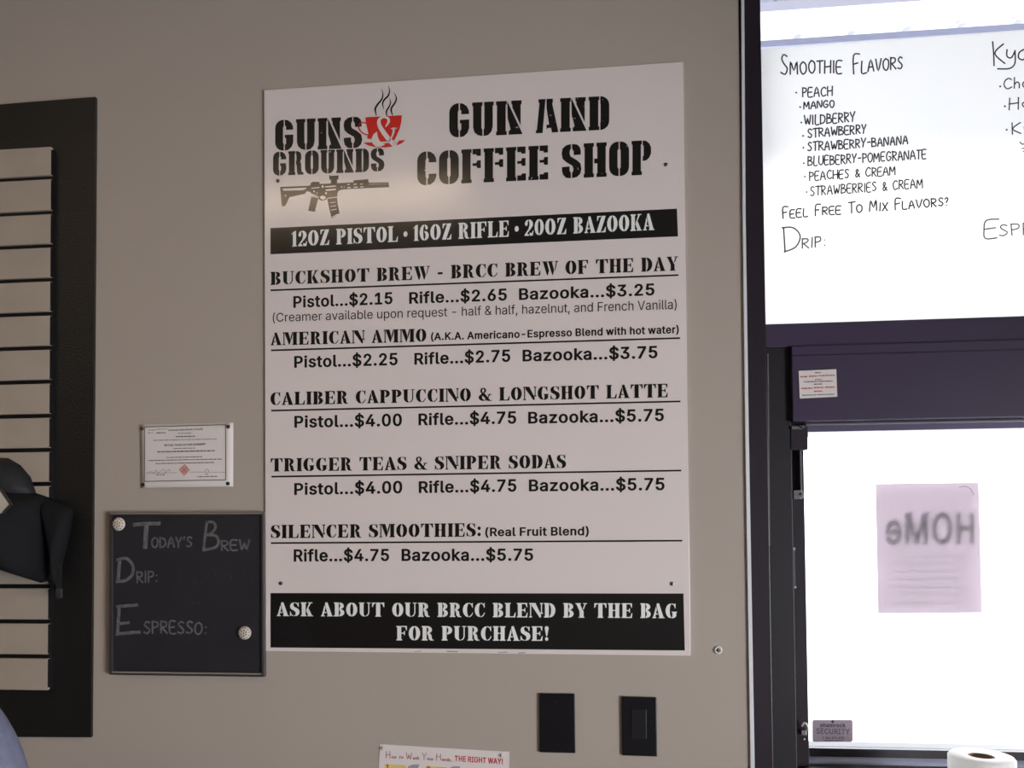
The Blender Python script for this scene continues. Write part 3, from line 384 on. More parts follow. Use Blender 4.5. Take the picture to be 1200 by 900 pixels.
# handwriting: centre lines of letters in a box one unit high
_H = {
 'A': (.7, [[(0,0),(.3,1),(.62,0)], [(.12,.36),(.52,.4)]]), 'B': (.62, [[(0,0),(.02,1)], [(0,.96),(.38,.9),(.4,.66),(.04,.52)], [(.04,.52),(.5,.44),(.5,.08),(0,.0)]]),
 'C': (.66, [[(.56,.84),(.36,1),(.08,.76),(.02,.36),(.24,.02),(.58,.16)]]), 'D': (.68, [[(.02,0),(.02,1)], [(.0,.98),(.42,.86),(.6,.5),(.42,.12),(0,.0)]]),
 'E': (.58, [[(.5,1),(.02,.96),(.02,.04),(.5,0)], [(.02,.5),(.4,.52)]]), 'F': (.56, [[(.5,1),(.02,.97),(.02,0)], [(.02,.52),(.38,.55)]]),
 'G': (.68, [[(.56,.86),(.32,1),(.06,.7),(.06,.28),(.3,0),(.56,.18),(.56,.44),(.34,.44)]]), 'H': (.66, [[(.02,1),(.0,0)], [(.56,1),(.56,0)], [(0,.5),(.56,.54)]]),
 'I': (.22, [[(.08,1),(.08,0)]]), 'K': (.62, [[(.02,1),(.02,0)], [(.52,.98),(.04,.46),(.54,0)]]), 'L': (.54, [[(.02,1),(.02,.02),(.5,0)]]),
 'M': (.8, [[(0,0),(.06,1),(.34,.3),(.62,1),(.7,0)]]), 'N': (.68, [[(0,0),(.04,1),(.54,.02),(.58,1)]]), 'O': (.68, [[(.3,1),(.04,.74),(.06,.24),(.32,0),(.58,.3),(.56,.8),(.3,1)]]),
 'P': (.58, [[(.04,0),(.02,1)], [(0,.96),(.44,.9),(.44,.56),(.02,.46)]]), 'R': (.62, [[(.02,0),(.02,1)], [(0,.97),(.44,.9),(.42,.58),(.04,.48)], [(.12,.48),(.54,0)]]),
 'S': (.58, [[(.48,.9),(.24,1),(.06,.78),(.26,.54),(.48,.3),(.3,.02),(.02,.12)]]), 'T': (.62, [[(0,.98),(.6,1)], [(.3,1),(.28,0)]]),
 'U': (.66, [[(.02,1),(.02,.26),(.26,0),(.52,.26),(.56,1)]]), 'V': (.64, [[(0,1),(.28,0),(.58,1)]]), 'W': (.84, [[(0,1),(.18,0),(.38,.7),(.56,0),(.78,1)]]),
 'X': (.6, [[(0,1),(.52,0)], [(.52,1),(0,0)]]), 'Y': (.6, [[(0,1),(.26,.5),(.54,1)], [(.26,.5),(.22,0)]]),
 'y': (.5, [[(0,.62),(.06,.2),(.3,.14),(.4,.3)], [(.44,.62),(.42,.0),(.3,-.3),(-.3,-.28)]]), 'o': (.5, [[(.22,.6),(.02,.36),(.16,.04),(.4,.2),(.38,.52),(.22,.6)]]),
 'h': (.48, [[(.02,1),(.02,0)], [(.02,.36),(.22,.58),(.38,.4),(.38,0)]]), 'u': (.5, [[(.02,.6),(.06,.12),(.28,.04),(.4,.6),(.42,0)]]),
 'a': (.5, [[(.36,.5),(.14,.58),(.02,.3),(.14,.04),(.34,.2),(.38,.56),(.4,0)]]), 'w': (.62, [[(0,.58),(.14,.02),(.28,.5),(.42,.02),(.56,.6)]]),
 's': (.4, [[(.32,.52),(.12,.6),(.04,.42),(.3,.2),(.2,.02),(0,.06)]]), 'r': (.36, [[(.04,.6),(.04,0)], [(.04,.4),(.3,.58)]]), 'n': (.46, [[(.02,.58),(.02,0)], [(.02,.36),(.22,.58),(.36,.4),(.38,0)]]),
 'd': (.48, [[(.36,.5),(.1,.56),(.04,.2),(.2,.02),(.36,.2)], [(.38,1.02),(.38,0)]]), 't': (.4, [[(.16,.9),(.16,0)], [(0,.6),(.34,.62)]]),
 '&': (.62, [[(.56,.04),(.14,.66),(.26,.9),(.38,.7),(.06,.26),(.22,0),(.54,.4)]]), '-': (.5, [[(.08,.5),(.4,.52)]]), ':': (.3, [[(.1,.62),(.12,.6)], [(.1,.1),(.12,.08)]]),
 '.': (.2, [[(.08,.04),(.1,.02)]]), "'": (.22, [[(.1,1),(.06,.78)]]), '!': (.4, [[(.04,.86),(.2,1),(.32,.84),(.16,.4)], [(.15,.06),(.17,.04)]]), ' ': (.5, []),
}
def hand(s, p0, p1, h, wd, jit=.03, hb=None, rnd=random.Random(3)):
    """handwritten line; letters marked with ^ in front are hb high instead of h"""
    put = []; x = 0; big = False
    for ch in s:
        if ch == '^': big = True; continue
        sc = (hb if big else h); a, ls = _H[ch]; put.append((x, ls, sc)); x += (a + .12) * sc * (.8 if big else 1); big = False
    tot = x - .12 * h; out = []; k = math.dist(p0, p1) / tot; ux, uy = (p1[0]-p0[0]) / tot, (p1[1]-p0[1]) / tot
    for ox, ls, sc in put:
        dy = rnd.uniform(-.04, .04) * sc
        for l in ls:
            pts = []
            for gx, gy in l:
                gx = ox + (gx + rnd.uniform(-jit, jit)) * sc * (.8 if sc != h else 1); gy = (gy + rnd.uniform(-jit, jit)) * sc + dy
                pts.append((p0[0] + ux * gx, p0[1] + uy * gx - gy))
            out += stroke(pts, wd, 3)
    return out
def dashes(x0, x1, y, slope, h, rnd, dens=.8):
    """a line of print too small to read"""
    out = []; x = x0
    while x < x1:
        l = rnd.uniform(1.2, 4.5); e = min(x1, x + l)
        yy = y + slope * (x - x0)
        out.append([[(x, yy), (e, yy + slope*(e-x)), (e, yy + slope*(e-x) + h), (x, yy + h)]]); x = e + rnd.uniform(.35, .9)
    return out

# ================================================================== THE ROOM
XL, XR, YF, CEIL = -3.6, 3.5, -6.0, 3.25
xe = at(876, 450).x                                     # where the painted wall ends and the window frames begin
XW = 3.1                                                # far end of the window frames
TW = .16
bm = bmesh.new()
box(bm, XL, xe - .006, 0, TW, 0, CEIL); box(bm, XW, XR, 0, TW, 0, CEIL)
zt = at(876, -60).z
box(bm, xe - .006, XW, 0, TW, 3.02, CEIL)
zs = at(950, 905).z                                     # underside of the service window
box(bm, xe - .006, XW, .0, TW, 0, zs - .16)
struct('wall_back', bm, MT['wall'])
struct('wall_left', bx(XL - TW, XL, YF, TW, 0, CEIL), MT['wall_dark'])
bm = bmesh.new()                                        # right wall with an added opening that lets the side fill in
wy0, wy1, wz0, wz1 = -4.6, -1.0, .3, 1.7
box(bm, XR, XR + TW, YF, wy0, 0, CEIL); box(bm, XR, XR + TW, wy1, TW, 0, CEIL); box(bm, XR, XR + TW, wy0, wy1, 0, wz0); box(bm, XR, XR + TW, wy0, wy1, wz1, CEIL)
struct('wall_right', bm, MT['wall'])
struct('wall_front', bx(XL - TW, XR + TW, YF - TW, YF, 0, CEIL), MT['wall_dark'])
struct('floor', bx(XL - TW, XR + TW, YF - TW, TW, -.12, 0), MT['floor'])
struct('ceiling', bx(XL - TW, XR + TW, YF - TW, TW, CEIL, CEIL + .12), MT['ceiling'])
struct('ground', bx(-30, 34, TW, 46, -.25, -.13), MT['ground'])
def plain_window(name, axis, pos, a0, a1, z0, z1):
    bm = bmesh.new(); f = .05
    def b(p0, p1, q0, q1):
        if axis == 'x': box(bm, pos, pos + .08, p0, p1, q0, q1)
        else: box(bm, p0, p1, pos, pos + .08, q0, q1)
    b(a0, a0 + f, z0, z1); b(a1 - f, a1, z0, z1); b(a0 + f, a1 - f, z0, z0 + f); b(a0 + f, a1 - f, z1 - f, z1); m_ = (a0 + a1) / 2; b(m_ - .025, m_ + .025, z0 + f, z1 - f)
    o = struct(name, bm, MT['bronze'])
    bm = bmesh.new()
    if axis == 'x': box(bm, pos + .035, pos + .041, a0 + f, a1 - f, z0 + f, z1 - f)
    else: box(bm, a0 + f, a1 - f, pos + .035, pos + .041, z0 + f, z1 - f)
    obj('pane', bm, MT['glass'], o)
plain_window('window_3', 'x', XR + .04, wy0, wy1, wz0, wz1)  # unseen window, added to brighten the board wall from the right
def daylight(name, loc, to, sx, sy, e):
    d = bpy.data.lights.new(name, 'AREA'); d.shape = 'RECTANGLE'; d.size, d.size_y = sx, sy; d.energy = e; d.color = (.94, .96, 1)
    o = bpy.data.objects.new(name, d); COL.objects.link(o); o.location = loc
    o.rotation_euler = Vector(to).to_track_quat('-Z', 'Y').to_euler()
daylight('window_daylight', (XR + .30, (wy0+wy1)/2, (wz0+wz1)/2), (-1, 0, 0), wz1 - wz0, wy1 - wy0, DAY_SIDE)  # added area light shining in through the unseen window

# ------------------------------------------------------------------ the storefront frames and glass
YB = TW - .02
FAR = 1760                                              # photograph column of the far end of the frames
xj0, xj1 = at(875, 450).x, at(898.5, 450).x             # outer jamb
xr1 = at(926.5, 450).x                                  # inner jamb
z_t0, z_t1 = at(1000, 377.3).z, at(1000, 404.5).z       # transom bar
z_h1 = at(1000, 493.2).z                                # underside of the operator housing
ZT = 3.02
bm = bmesh.new()
box(bm, xj0, xj1, -.0015, YB, zs - .16, ZT)
box(bm, xj1, XW, -.0015, YB, ZT - .05, ZT)
box(bm, XW - .05, XW, -.0015, YB, z_t0, ZT - .05)
wf = struct('window_1', bm, MT['bronze'], bevel=.0015)
obj('transom_bar', bx(xj1 + .0002, XW, -.0015, YB, z_t1, z_t0), MT['housing'], wf, bevel=.0015)
bm = bx(xj1, XW - .05, .055, .061, z_t0, ZT - .05); obj('pane', bm, MT['glass'], wf)
bm = bmesh.new(); box(bm, xj1, xj1 + .006, .03, .055, z_t0, ZT - .05); box(bm, xj1 + .006, XW - .05, .03, .055, z_t0, z_t0 + .008)
obj('glazing_bead', bm, MT['bronze_deep'], wf)
struct('trim_1', slab(bmesh.new(), [(868.4, -60), (871.8, -60), (873.8, 250), (877.4, 500), (885.6, 960), (880.8, 960), (873.4, 500), (870.4, 250)], -.005, .0), MT['caulk'])

# service window below the transom
gy = .085
xg0 = at(942.3, 600, .04).x
z_b = at(1040, 898, .05).z                               # top of the bottom frame
bm = bmesh.new()
box(bm, xj1, xr1, .002, YB, zs - .16, z_t1)             # inner jamb
box(bm, xr1, XW, .02, YB, zs - .16, z_b)                 # bottom frame
box(bm, XW - .05, XW, .0, YB, z_b, z_t1)
w2 = struct('window_2', bm, MT['bronze_deep'], bevel=.0012)
sash = bmesh.new()
z_gt = z_h1 + .012; z_gb = at(1040, 876.5, gy).z
box(sash, xr1, xg0, .035, YB - .01, z_b + .0002, z_h1); box(sash, xg0, XW - .05, .072, YB - .01, z_b + .0002, z_gb)

obj('head_rail', bx(xg0, XW - .05, .02, YB - .013, at(1040, 504.6, .02).z, z_h1 - .0002), MT['rail'], w2, bevel=.001)
s_o = obj('sash', sash, MT['bronze'], w2, bevel=.001)
obj('pane', bx(xg0, XW - .05, gy, gy + .006, z_gb, at(1040, 504, .02).z), MT['glass'], s_o)
zl = at(1040, 889, -.0).z
bm = bmesh.new(); x0_, x1_ = at(936, 890, .05).x, XW - .05; zl = at(1040, 888, .072).z; zf = at(1040, 893.3, .059).z
pr_ = [(.0718, zl), (.059, zf), (.057, zf - .003), (.057, zl - .06), (.0718, zl - .06)]
A_ = [bm.verts.new((x0_, y, z)) for y, z in pr_]; B_ = [bm.verts.new((x1_, y, z)) for y, z in pr_]
bm.faces.new(A_); bm.faces.new(B_[::-1])
for k in range(5): bm.faces.new((A_[k], A_[(k+1) % 5], B_[(k+1) % 5], B_[k]))
obj('ledge', bm, MT['ledge'], w2)
obj('edge_strip', slab(bmesh.new(), [(899.2, 414), (900.8, 414), (902.6, 640), (900.9, 640)], -.001, .002), MT['silver'], w2)  # highlight along the jamb edge, laid on as a silver sliver
h_b = bmesh.new(); box(h_b, xr1 + .001, XW - .051, -.010, YB - .012, z_h1, z_t1 - .0005)
hs = obj('operator_housing', h_b, MT['housing'], w2, bevel=.002)
obj('seam', slab(bmesh.new(), [(928, 416.2), (1500, 401), (1500, 402), (928, 417.2)], -.0112, -.0098), MT['alu_dark'], hs)
obj('drip_lip', slab(bmesh.new(), [(946, 497.2), (1500, 487.1), (1500, 488.6), (946, 498.4)], -.0125, -.0095, -.012), MT['silver'], hs)  # white highlight under the header, modelled as a thin silver line
# small hardware on the sash
hw = obj('roller_block', slab(bmesh.new(), rect(926.8, 500, 947, 527), .0, .034), MT['bronze'], w2, bevel=.0015)
bm = bmesh.new(); slab(bm, rect(928, 499.5, 940, 503), -.004, .0); slab(bm, rect(937, 498.5, 943, 501.5), -.004, .0); obj('roller_pin', bm, MT['silver'], hw)
bm = slab(bmesh.new(), [(937.4, 527), (939.4, 527), (940.2, 575), (938.4, 575)], .022, .034); obj('guide_rod', bm, MT['silver'], w2)
bm = slab(bmesh.new(), [(926.8, 528), (928, 528), (928.8, 560), (929.4, 595), (928.2, 595)], .02, .034); obj('guide_rod', bm, MT['alu_dark'], w2)
cl = obj('clip', slab(bmesh.new(), [(930, 574.5), (939, 574.2), (942.5, 577), (942.5, 582.5), (938, 585), (930, 585)], .012, .034), MT['silver'], w2, bevel=.001)
c0 = at(938, 579, .012); obj('clip_screw', lathe(bmesh.new(), (c0.x, .012, c0.z), (0, -1, 0), [(.0028, 0), (.0026, .001), (.0012, .0016)], 12), MT['slat_dark'], cl)
bm = slab(bmesh.new(), [(930.2, 641), (931.2, 641), (932, 689), (931, 689)], .03, .035); obj('guide_rod', bm, MT['silver'], w2)  # this one is a thin highlight on the stile, drawn in silver
bm = bmesh.new()
for q in ((930.3, 643), (931.6, 688)):
    p = at(*q, .03); lathe(bm, (p.x, .03, p.z), (0, -1, 0), [(.003, 0), (.0024, .002), (.0008, .003)], 10)
obj('rod_end', bm, MT['pearl'], w2)
bm = bmesh.new(); slab(bm, rect(939, 855.5, 945.5, 862), .024, .035)
lt = obj('latch', bm, MT['silver'], w2, bevel=.0012)
bm = bmesh.new()
pts = [at(939.5, 851, .02), at(941.5, 847.5, .02), at(944.5, 847.5, .02), at(946.5, 852, .02), at(946.8, 857, .02)]
for a, b in zip(pts, pts[1:]): cyl(bm, a, b, .0022, n=8)
obj('latch_hook', bm, MT['pearl'], lt)
p = at(942, 866.5, .034); obj('latch_screw', lathe(bmesh.new(), (p.x, .035, p.z), (0, -1, 0), [(.003, 0), (.0026, .0015), (.0008, .002)], 10), MT['silver'], lt)

# ------------------------------------------------------------------ outside: porch roof seen through the transom
can = thing('canopy', (2, 1.5, 2.9), 'pale ribbed porch roof with blue grey edge beam, outside above the white menu sheet', 'canopy')
yb_, yn = 3.0, .9
z_f0, z_f1 = at(1000, 48.2, yb_).z, at(1000, 40.6, yb_).z
z_n = at(1000, 6.5, yn + .05).z
bm = bmesh.new()
bm2 = bmesh.new()
zr = z_f1 + .03
x = -4.0
while x < 9:                                            # ribbed roof sheet
    box(bm2, x, x + .26, .2, yb_ + .1, zr + .02, zr + .045); box(bm2, x + .26, x + .30, .2, yb_ + .1, zr, zr + .045); x += .30
obj('roof_sheet', bm2, MT['canopy'], can)
obj('edge_beam', bx(-4, 9, yb_, yb_ + .08, z_f0, z_f1), MT['beam'], can)
obj('edge_beam', bx(-4, 9, yn, yn + .05, z_n, zr), MT['beam'], can)
for q in (909, 930, 954, 978, 1012, 1041, 1068):
    p = at(q, 4, yn); obj('seam_strip', bx(p.x - .002, p.x + .002, yn - .003, yn, z_n, zr), MT['seam'], can)
p = at(1009, 30, 2.2); obj('down_rod', cyl(bmesh.new(), (p.x, 2.2, z_f0 + .12), (p.x, 2.2, zr), .006, n=8), MT['seam'], can)
for xx in (-3.6, 8.6): obj('post', bx(xx, xx + .12, yb_ - .02, yb_ + .1, -.13, z_f0), MT['beam'], can)

# ------------------------------------------------------------------ the big price board
SB = -.005                                              # its face
sgn = [(310.5, 107), (800, 74), (809, 768), (312.5, 762.5)]
org = at(560, 766, 0)
board = thing('menu_board', (org.x, 0, org.z), 'large white printed price board with black stencil headings, screwed to grey wall', 'sign')
def on(y): return surf_flat(y)
bm = slab(bmesh.new(), sgn, SB, -.0002, 0); obj('panel', bm, MT['sign'], board, bevel=.0006)
I1 = on(SB - .0004); I2 = on(SB - .0008)
def zp(x0, y0, k): return lambda X, Y: (x0 + X / k, y0 + Y / k)
def zg(f, pts): return [f(*p) for p in pts]
b1 = ink_obj('size_banner', [[[(317, 267.3), (793.3, 244.5), (794.5, 277), (317, 298)]]], I1, MT['ink'], board)
ink_obj('banner_lettering', set_line(SERIF, '12OZ PISTOL.16OZ RIFLE.20OZ BAZOOKA', (341.5, 289), (767, 269.5), 18.2, 19.6, track=5), I2, MT['edge'], b1)
b2 = ink_obj('purchase_banner', [[[(317, 695), (801, 695.5), (802.5, 762.3), (317, 758.8)]]], I1, MT['ink'], board)
ink_obj('banner_lettering', set_line(SERIF, 'ASK ABOUT OUR BRCC BLEND BY THE BAG', (324.5, 722), (793.5, 724.5), 16.2, 17.4, track=6), I2, MT['edge'], b2)
ink_obj('banner_lettering', set_line(SERIF, 'FOR PURCHASE!', (464.5, 750.5), (643, 751), 17, track=6), I2, MT['edge'], b2)
def title(s, p0, p1, h, h1): return set_line(SLAB, s, p0, p1, h, h1, track=4)
ink_obj('title_lettering', title('GUN AND', (526.5, 161.5), (714, 151.8), 40, 39.5), I1, MT['ink_worn'], board)
ink_obj('title_lettering', title('COFFEE SHOP', (489, 217.5), (763, 204.5), 39.5, 40.5), I1, MT['ink_worn'], board)
ink_obj('logo_lettering', title('GUNS', (322.5, 176.8), (424.5, 173.5), 36, 37.2), I1, MT['ink_worn'], board)
ink_obj('logo_lettering', title('GROUNDS', (320, 206), (450.5, 200.6), 28, 27.5), I1, MT['ink_worn'], board)
# red coffee cup with steam and a white ampersand
q = zp(410, 95, 9.475)
cup = ink_obj('cup_drawing', [[zg(q, [(172,402),(578,380),(572,452),(552,535),(520,605),(495,655),(470,668),(300,676),(225,640),(200,643),(190,618),(207,598),(196,540),(180,470)])],
    [zg(q, [(148,684),(240,680),(340,692),(470,684),(540,660),(616,654),(575,692),(505,722),(400,738),(290,735),(205,716)])]]
    + stroke(zg(q, [(176,466),(140,462),(105,478),(96,508),(118,556),(160,586),(206,600)]), 1.5), I1, MT['red'], board)
amp = stroke(zg(q, [(498,712),(440,655),(368,560),(328,490),(326,432),(368,400),(420,412),(430,452),(398,505)]), [5.2,5.6,5.4,4.6,3.6,2.4,2.8,3.0,1.2]) \
    + [[zg(q, [(302,560),(262,590),(242,635),(250,690),(290,728),(340,728),(385,708),(386,696),(350,688),(322,650),(308,610)])]] \
    + stroke(zg(q, [(486,524),(484,570),(462,625),(430,672)]), [2.6,2.4,1.8,1.0]) + [[zg(q, [(452,524),(524,518),(520,528),(486,540),(462,534)])]] + [[zg(q, [(470,690),(520,664),(545,664),(498,726)])]]
ink_obj('ampersand', amp, I2, MT['sign'], cup)
steam = []
for pts, wd in (([(350,85),(366,140),(355,200),(308,260),(282,312),(294,384)], [.3,1.2,1.9,2.2,2.3,.8]), ([(428,52),(440,110),(424,165),(384,205),(364,250),(378,312)], [.3,1.3,2.0,2.0,1.7,.4]),
                ([(440,188),(452,240),(432,290),(406,335),(410,386)], [.3,1.3,1.7,1.9,1.2]), ([(490,125),(516,190),(498,245),(464,295),(460,335),(476,380)], [.3,1.6,2.0,2.1,1.9,.8])):
    steam += stroke(zg(q, pts), wd, 5)
ink_obj('steam_drawing', steam, I1, MT['ink'], board)
# the rifle drawing
q = zp(310, 190, 7.06)
rif = ink_obj('rifle_drawing', [
  [zg(q, [(378,192),(385,170),(400,163),(452,163),(458,180),(540,177),(550,176),(550,148),(536,142),(535,108),(552,114),(612,110),(612,140),(600,147),(600,174),(735,167),(737,151),(858,141),(861,170),(1026,167),(1030,208),(860,214),(640,226),(612,238),(602,262),(602,286),(515,298),(508,312),(470,318),(448,305),(446,292),(410,280),(376,246),(350,240),(335,262),(206,290),(172,362),(150,368),(142,355),(130,205),(352,197)]),
   zg(q, [(142,218),(346,210),(345,220),(318,232),(160,237)][::-1]), zg(q, [(456,286),(478,277),(503,284),(507,300),(490,310),(466,306)][::-1]), zg(q, [(166,276),(173,267),(181,276),(173,286)])],
  [zg(q, [(388,284),(444,298),(416,411),(362,402)])], [zg(q, [(519,302),(600,291),(606,350),(621,425),(556,467),(536,390)])]], I1, MT['ink'], board)
det = []
for a in ([(500,199),(588,193),(590,203),(502,209)], [(505,226),(590,219),(591,232),(507,238)], [(388,212),(456,206),(456,213),(388,219)], [(628,203),(642,198),(642,212)], [(652,203),(666,203),(659,212)],
          [(684,182),(706,181),(704,188),(684,189)], [(684,206),(712,204),(712,215),(684,216)], [(735,180),(765,178),(762,185),(735,187)], [(738,204),(770,202),(770,211),(738,213)], [(790,178),(818,177),(812,184),(790,186)], [(790,202),(820,200),(820,207),(790,209)],
          [(404,238),(414,234),(416,246),(406,250)], [(430,250),(438,250),(438,262),(430,262)], [(472,196),(484,190),(492,210),(476,212)], [(504,250),(514,248),(514,264),(504,264)],
          [(520,296),(602,286),(602,292),(520,303)], [(540,335),(588,328),(588,333),(540,340)], [(545,365),(592,357),(592,362),(545,370)], [(550,395),(598,386),(598,391),(550,400)], [(556,452),(612,424),(614,430),(558,460)], [(395,262),(446,282),(444,288),(393,268)], [(862,182),(1024,178),(1024,181),(862,185)]):
    det.append([zg(q, a)])
ink_obj('rifle_detail', det, I2, MT['sign'], rif)
# headings, rules and prices
def heading(s, p0, p1, h, h1): ink_obj('heading', set_line(SERIF, s, p0, p1, h, h1, track=6), I1, MT['ink'], board)
def rule(a, b): ink_obj('rule', [[[(a[0], a[1] - 1), (b[0], b[1] - 1), (b[0], b[1] + 1), (a[0], a[1] + 1)]]], I1, MT['ink'], board)
def price(parts, h, h1):
    for s, p0, p1 in parts: ink_obj('price_' + s.split('.')[0].lower(), set_line(SANS_BOLD, s, p0, p1, h, h1), I1, MT['ink'], board)
heading('BUCKSHOT BREW - BRCC BREW OF THE DAY', (317, 334), (794.5, 317), 15.4, 16.6)
rule((317, 340.2), (795, 322.4))
price([('Pistol...$2.15', (343.8, 360.3), (460, 355.8)), ('Rifle...$2.65', (479.5, 355.6), (594, 351.6)), ('Bazooka...$3.25', (608.2, 351.2), (767, 345.6))], 13.2, 13.6)
ink_obj('small_print', set_line(SANS_LIGHT, '(Creamer available upon request - half & half, hazelnut, and French Vanilla)', (319.6, 377.2), (793, 362), 10.3, 11.0), I1, MT['ink'], board)
heading('AMERICAN AMMO', (317.2, 404.8), (499.5, 400.4), 15.0, 15.4)
ink_obj('small_print', set_line(SANS_BOLD, '(A.K.A. Americano-Espresso Blend with hot water)', (505, 398.6), (795.5, 390.2), 8.6, 9.0), I1, MT['ink'], board)
rule((317.6, 410.6), (797, 396.2))
price([('Pistol...$2.25', (344.8, 430.6), (466, 427.4)), ('Rifle...$2.75', (485.6, 427), (598, 423.4)), ('Bazooka...$3.75', (612.4, 423.2), (770.5, 419.2))], 13.3, 14)
heading('CALIBER CAPPUCCINO & LONGSHOT LATTE', (317, 475), (782.5, 465.6), 15.2, 16)
rule((317.8, 481.2), (797.5, 470.4))
price([('Pistol...$4.00', (345, 500.8), (471, 498.8)), ('Rifle...$4.75', (490.4, 498), (605, 496)), ('Bazooka...$5.75', (619, 496), (778, 493))], 13.4, 14.2)
heading('TRIGGER TEAS & SNIPER SODAS', (317.2, 552.6), (663.4, 548.6), 15.4, 16)
rule((318, 558.6), (798.4, 551.4))
price([('Pistol...$4.00', (344.8, 579.6), (471.4, 577.6)), ('Rifle...$4.75', (490.8, 577.4), (605.2, 575.6)), ('Bazooka...$5.75', (619.8, 575.4), (778.8, 574))], 13.4, 14.2)
heading('SILENCER SMOOTHIES:', (317.4, 630.8), (563.4, 628.8), 15.6, 15.8)
ink_obj('small_print', set_line(SANS_BOLD, '(Real Fruit Blend)', (568.6, 628.2), (690, 627), 9.8, 10), I1, MT['ink'], board)
rule((317.4, 636.4), (799.6, 633.6))
price([('Rifle...$4.75', (344.2, 657.6), (456, 657)), ('Bazooka...$5.75', (470.6, 657), (624.8, 656.6))], 13.8, 13.8)
for q_ in ((325.6, 212), (780.3, 193), (329, 683.6), (787.4, 684)):
    p = at(*q_, SB); obj('screw', lathe(bmesh.new(), (p.x, SB, p.z), (0, -1, 0), [(.0042, 0), (.004, .0012), (.0022, .002), (.0018, .0012)], 14), MT['steel'], board)
for a, w_ in (([(486, 763.6), (494, 763)], .8), ([(524, 763.4), (536, 763.6)], 1.4), ([(584, 764.6), (594, 764.2)], 1), ([(608, 765.2), (615, 764.8)], 1.2)):
    ink_obj('scuff', stroke(a, w_), I1, MT['poster_grey'], board)

# ------------------------------------------------------------------ slatwall on its black board
sw = thing('slatwall_display', (at(40, 863).x - .3, 0, at(60, 863).z), 'black framed panel of beige display slats at the left edge', 'display panel')
BT = -.008
obj('backboard', slab(bmesh.new(), [(-420, 158), (114.2, 115.6), (109, 863), (-420, 861)], BT, -.0002, 0), MT['board_black'], sw)
def gl(k): return [(172, 176.2), (207.5, 209.6), (248.5, 249.9), (287.6, 288.6), (327.3, 327.6), (367.2, 366.6), (407.2, 405.9), (447, 446), (487, 486), (527, 526.4), (567, 567), (607.3, 607.8), (647.2, 648), (687, 688), (728.5, 729), (769.5, 769.6), (809, 808.6)][k]
SF = -.026
bm = bmesh.new(); bd = bmesh.new()
xs1 = at(57.6, 500, SF).x; xs0 = at(-380, 500, SF).x
zz = [at(57, gl(k)[0], SF).z for k in range(17)]
for k in range(16):
    top = zz[k] - (.0 if k == 0 else .0048); bot = zz[k+1] + (.0048 if k < 15 else 0)
    box(bm, xs0, xs1, SF, SF + .008, bot, top)
box(bd, xs0, xs1 - .0008, SF + .008, BT - .0003, zz[16] + .001, zz[0] - .001)
for k in range(16):                                     # lips behind each groove give the notched end
    box(bd, xs1 - .001, xs1 + .001, SF + .0005, BT - .0003, zz[k+1] + .006, zz[k] - .006)
sp = obj('slat_panel', bm, MT['slat'], sw, bevel=.0008)
obj('panel_core', bd, MT['slat_dark'], sw)

# ------------------------------------------------------------------ the black bag hanging from the slats
def cushion(name, pix, yb, yf, m, parent, bulge=.5, n_in=4):
    """a soft closed body whose outline is the run of points; swells from yb to yf"""
    bm = bmesh.new(); P = [Vector(p) for p in pix]; c = sum(P, Vector((0, 0))) / len(P)
    rings = []
    for k in range(n_in + 1):
        t = k / n_in; s = 1 - t * .82; y = yb + (yf - yb) * (math.sin(t * math.pi / 2) ** bulge if t else 0)
        rings.append([bm.verts.new(at(c.x + (p.x-c.x)*s, c.y + (p.y-c.y)*s, yb) * 1) for p in P])
        for v, p in zip(rings[-1], P): v.co.y = y
    for R, S in zip(rings, rings[1:]):
        for i in range(len(P)): bm.faces.new((R[i], R[(i+1) % len(P)], S[(i+1) % len(P)], S[i]))
    bm.faces.new(rings[-1]); bm.faces.new(rings[0][::-1])
    bmesh.ops.subdivide_edges(bm, edges=bm.edges[:], cuts=1, use_grid_fill=True, smooth=.3)
    return obj(name, bm, m, parent, smooth=True)
bag = thing('bag', (at(20, 680).x, SF, at(20, 683).z), 'black canvas bag hanging from the beige slats, cut off by the left edge', 'bag')
cushion('body', [(-120, 570), (-40, 572), (10, 570), (40, 577), (58, 583), (60, 610), (58, 650), (56, 681), (48, 683), (0, 667), (-60, 655), (-120, 650)], SF - .004, SF - .11, MT['bag'], bag)
cushion('side_flap', [(48, 580), (66, 586), (80, 591), (86, 598), (85, 612), (79, 640), (73, 664), (70, 692), (66, 694), (62, 650), (56, 625)], SF - .004, SF - .035, MT['bag'], bag)
bm = bmesh.new()
hp = [at(-60, 560, SF - .03), at(-35, 535, SF - .03), at(0, 532, SF - .03), at(22, 543, SF - .03), at(36, 560, SF - .03), at(42, 582, SF - .03)]
cushion('top_hood', [(-110, 585), (-80, 545), (-40, 534), (10, 537), (24, 545), (36, 559), (43, 580), (20, 590), (-50, 590)], SF - .004, SF - .05, MT['bag_shade'], bag)
obj('strap', slab(bmesh.new(), [(66, 660), (72, 660), (70.5, 694), (65, 694)], SF - .02, SF - .017), MT['bag_shade'], bag)
obj('strap_buckle', slab(bmesh.new(), [(65.5, 689), (71, 690), (71, 701), (65.5, 700)], SF - .026, SF - .018), MT['buckle'], bag, bevel=.001)
hk = obj('hook', bx(at(10, 530).x - .004, at(10, 530).x + .004, SF - .04, SF - .0002, at(10, 548).z, at(10, 540).z), MT['slat_dark'], bag, bevel=.001)
pt_ = obj('label_patch', slab(bmesh.new(), [(-6, 571), (0, 575.5), (11, 591), (4, 600), (-6, 603)], SF - .1125, SF - .108, SF - .1125), MT['patch'], bag)
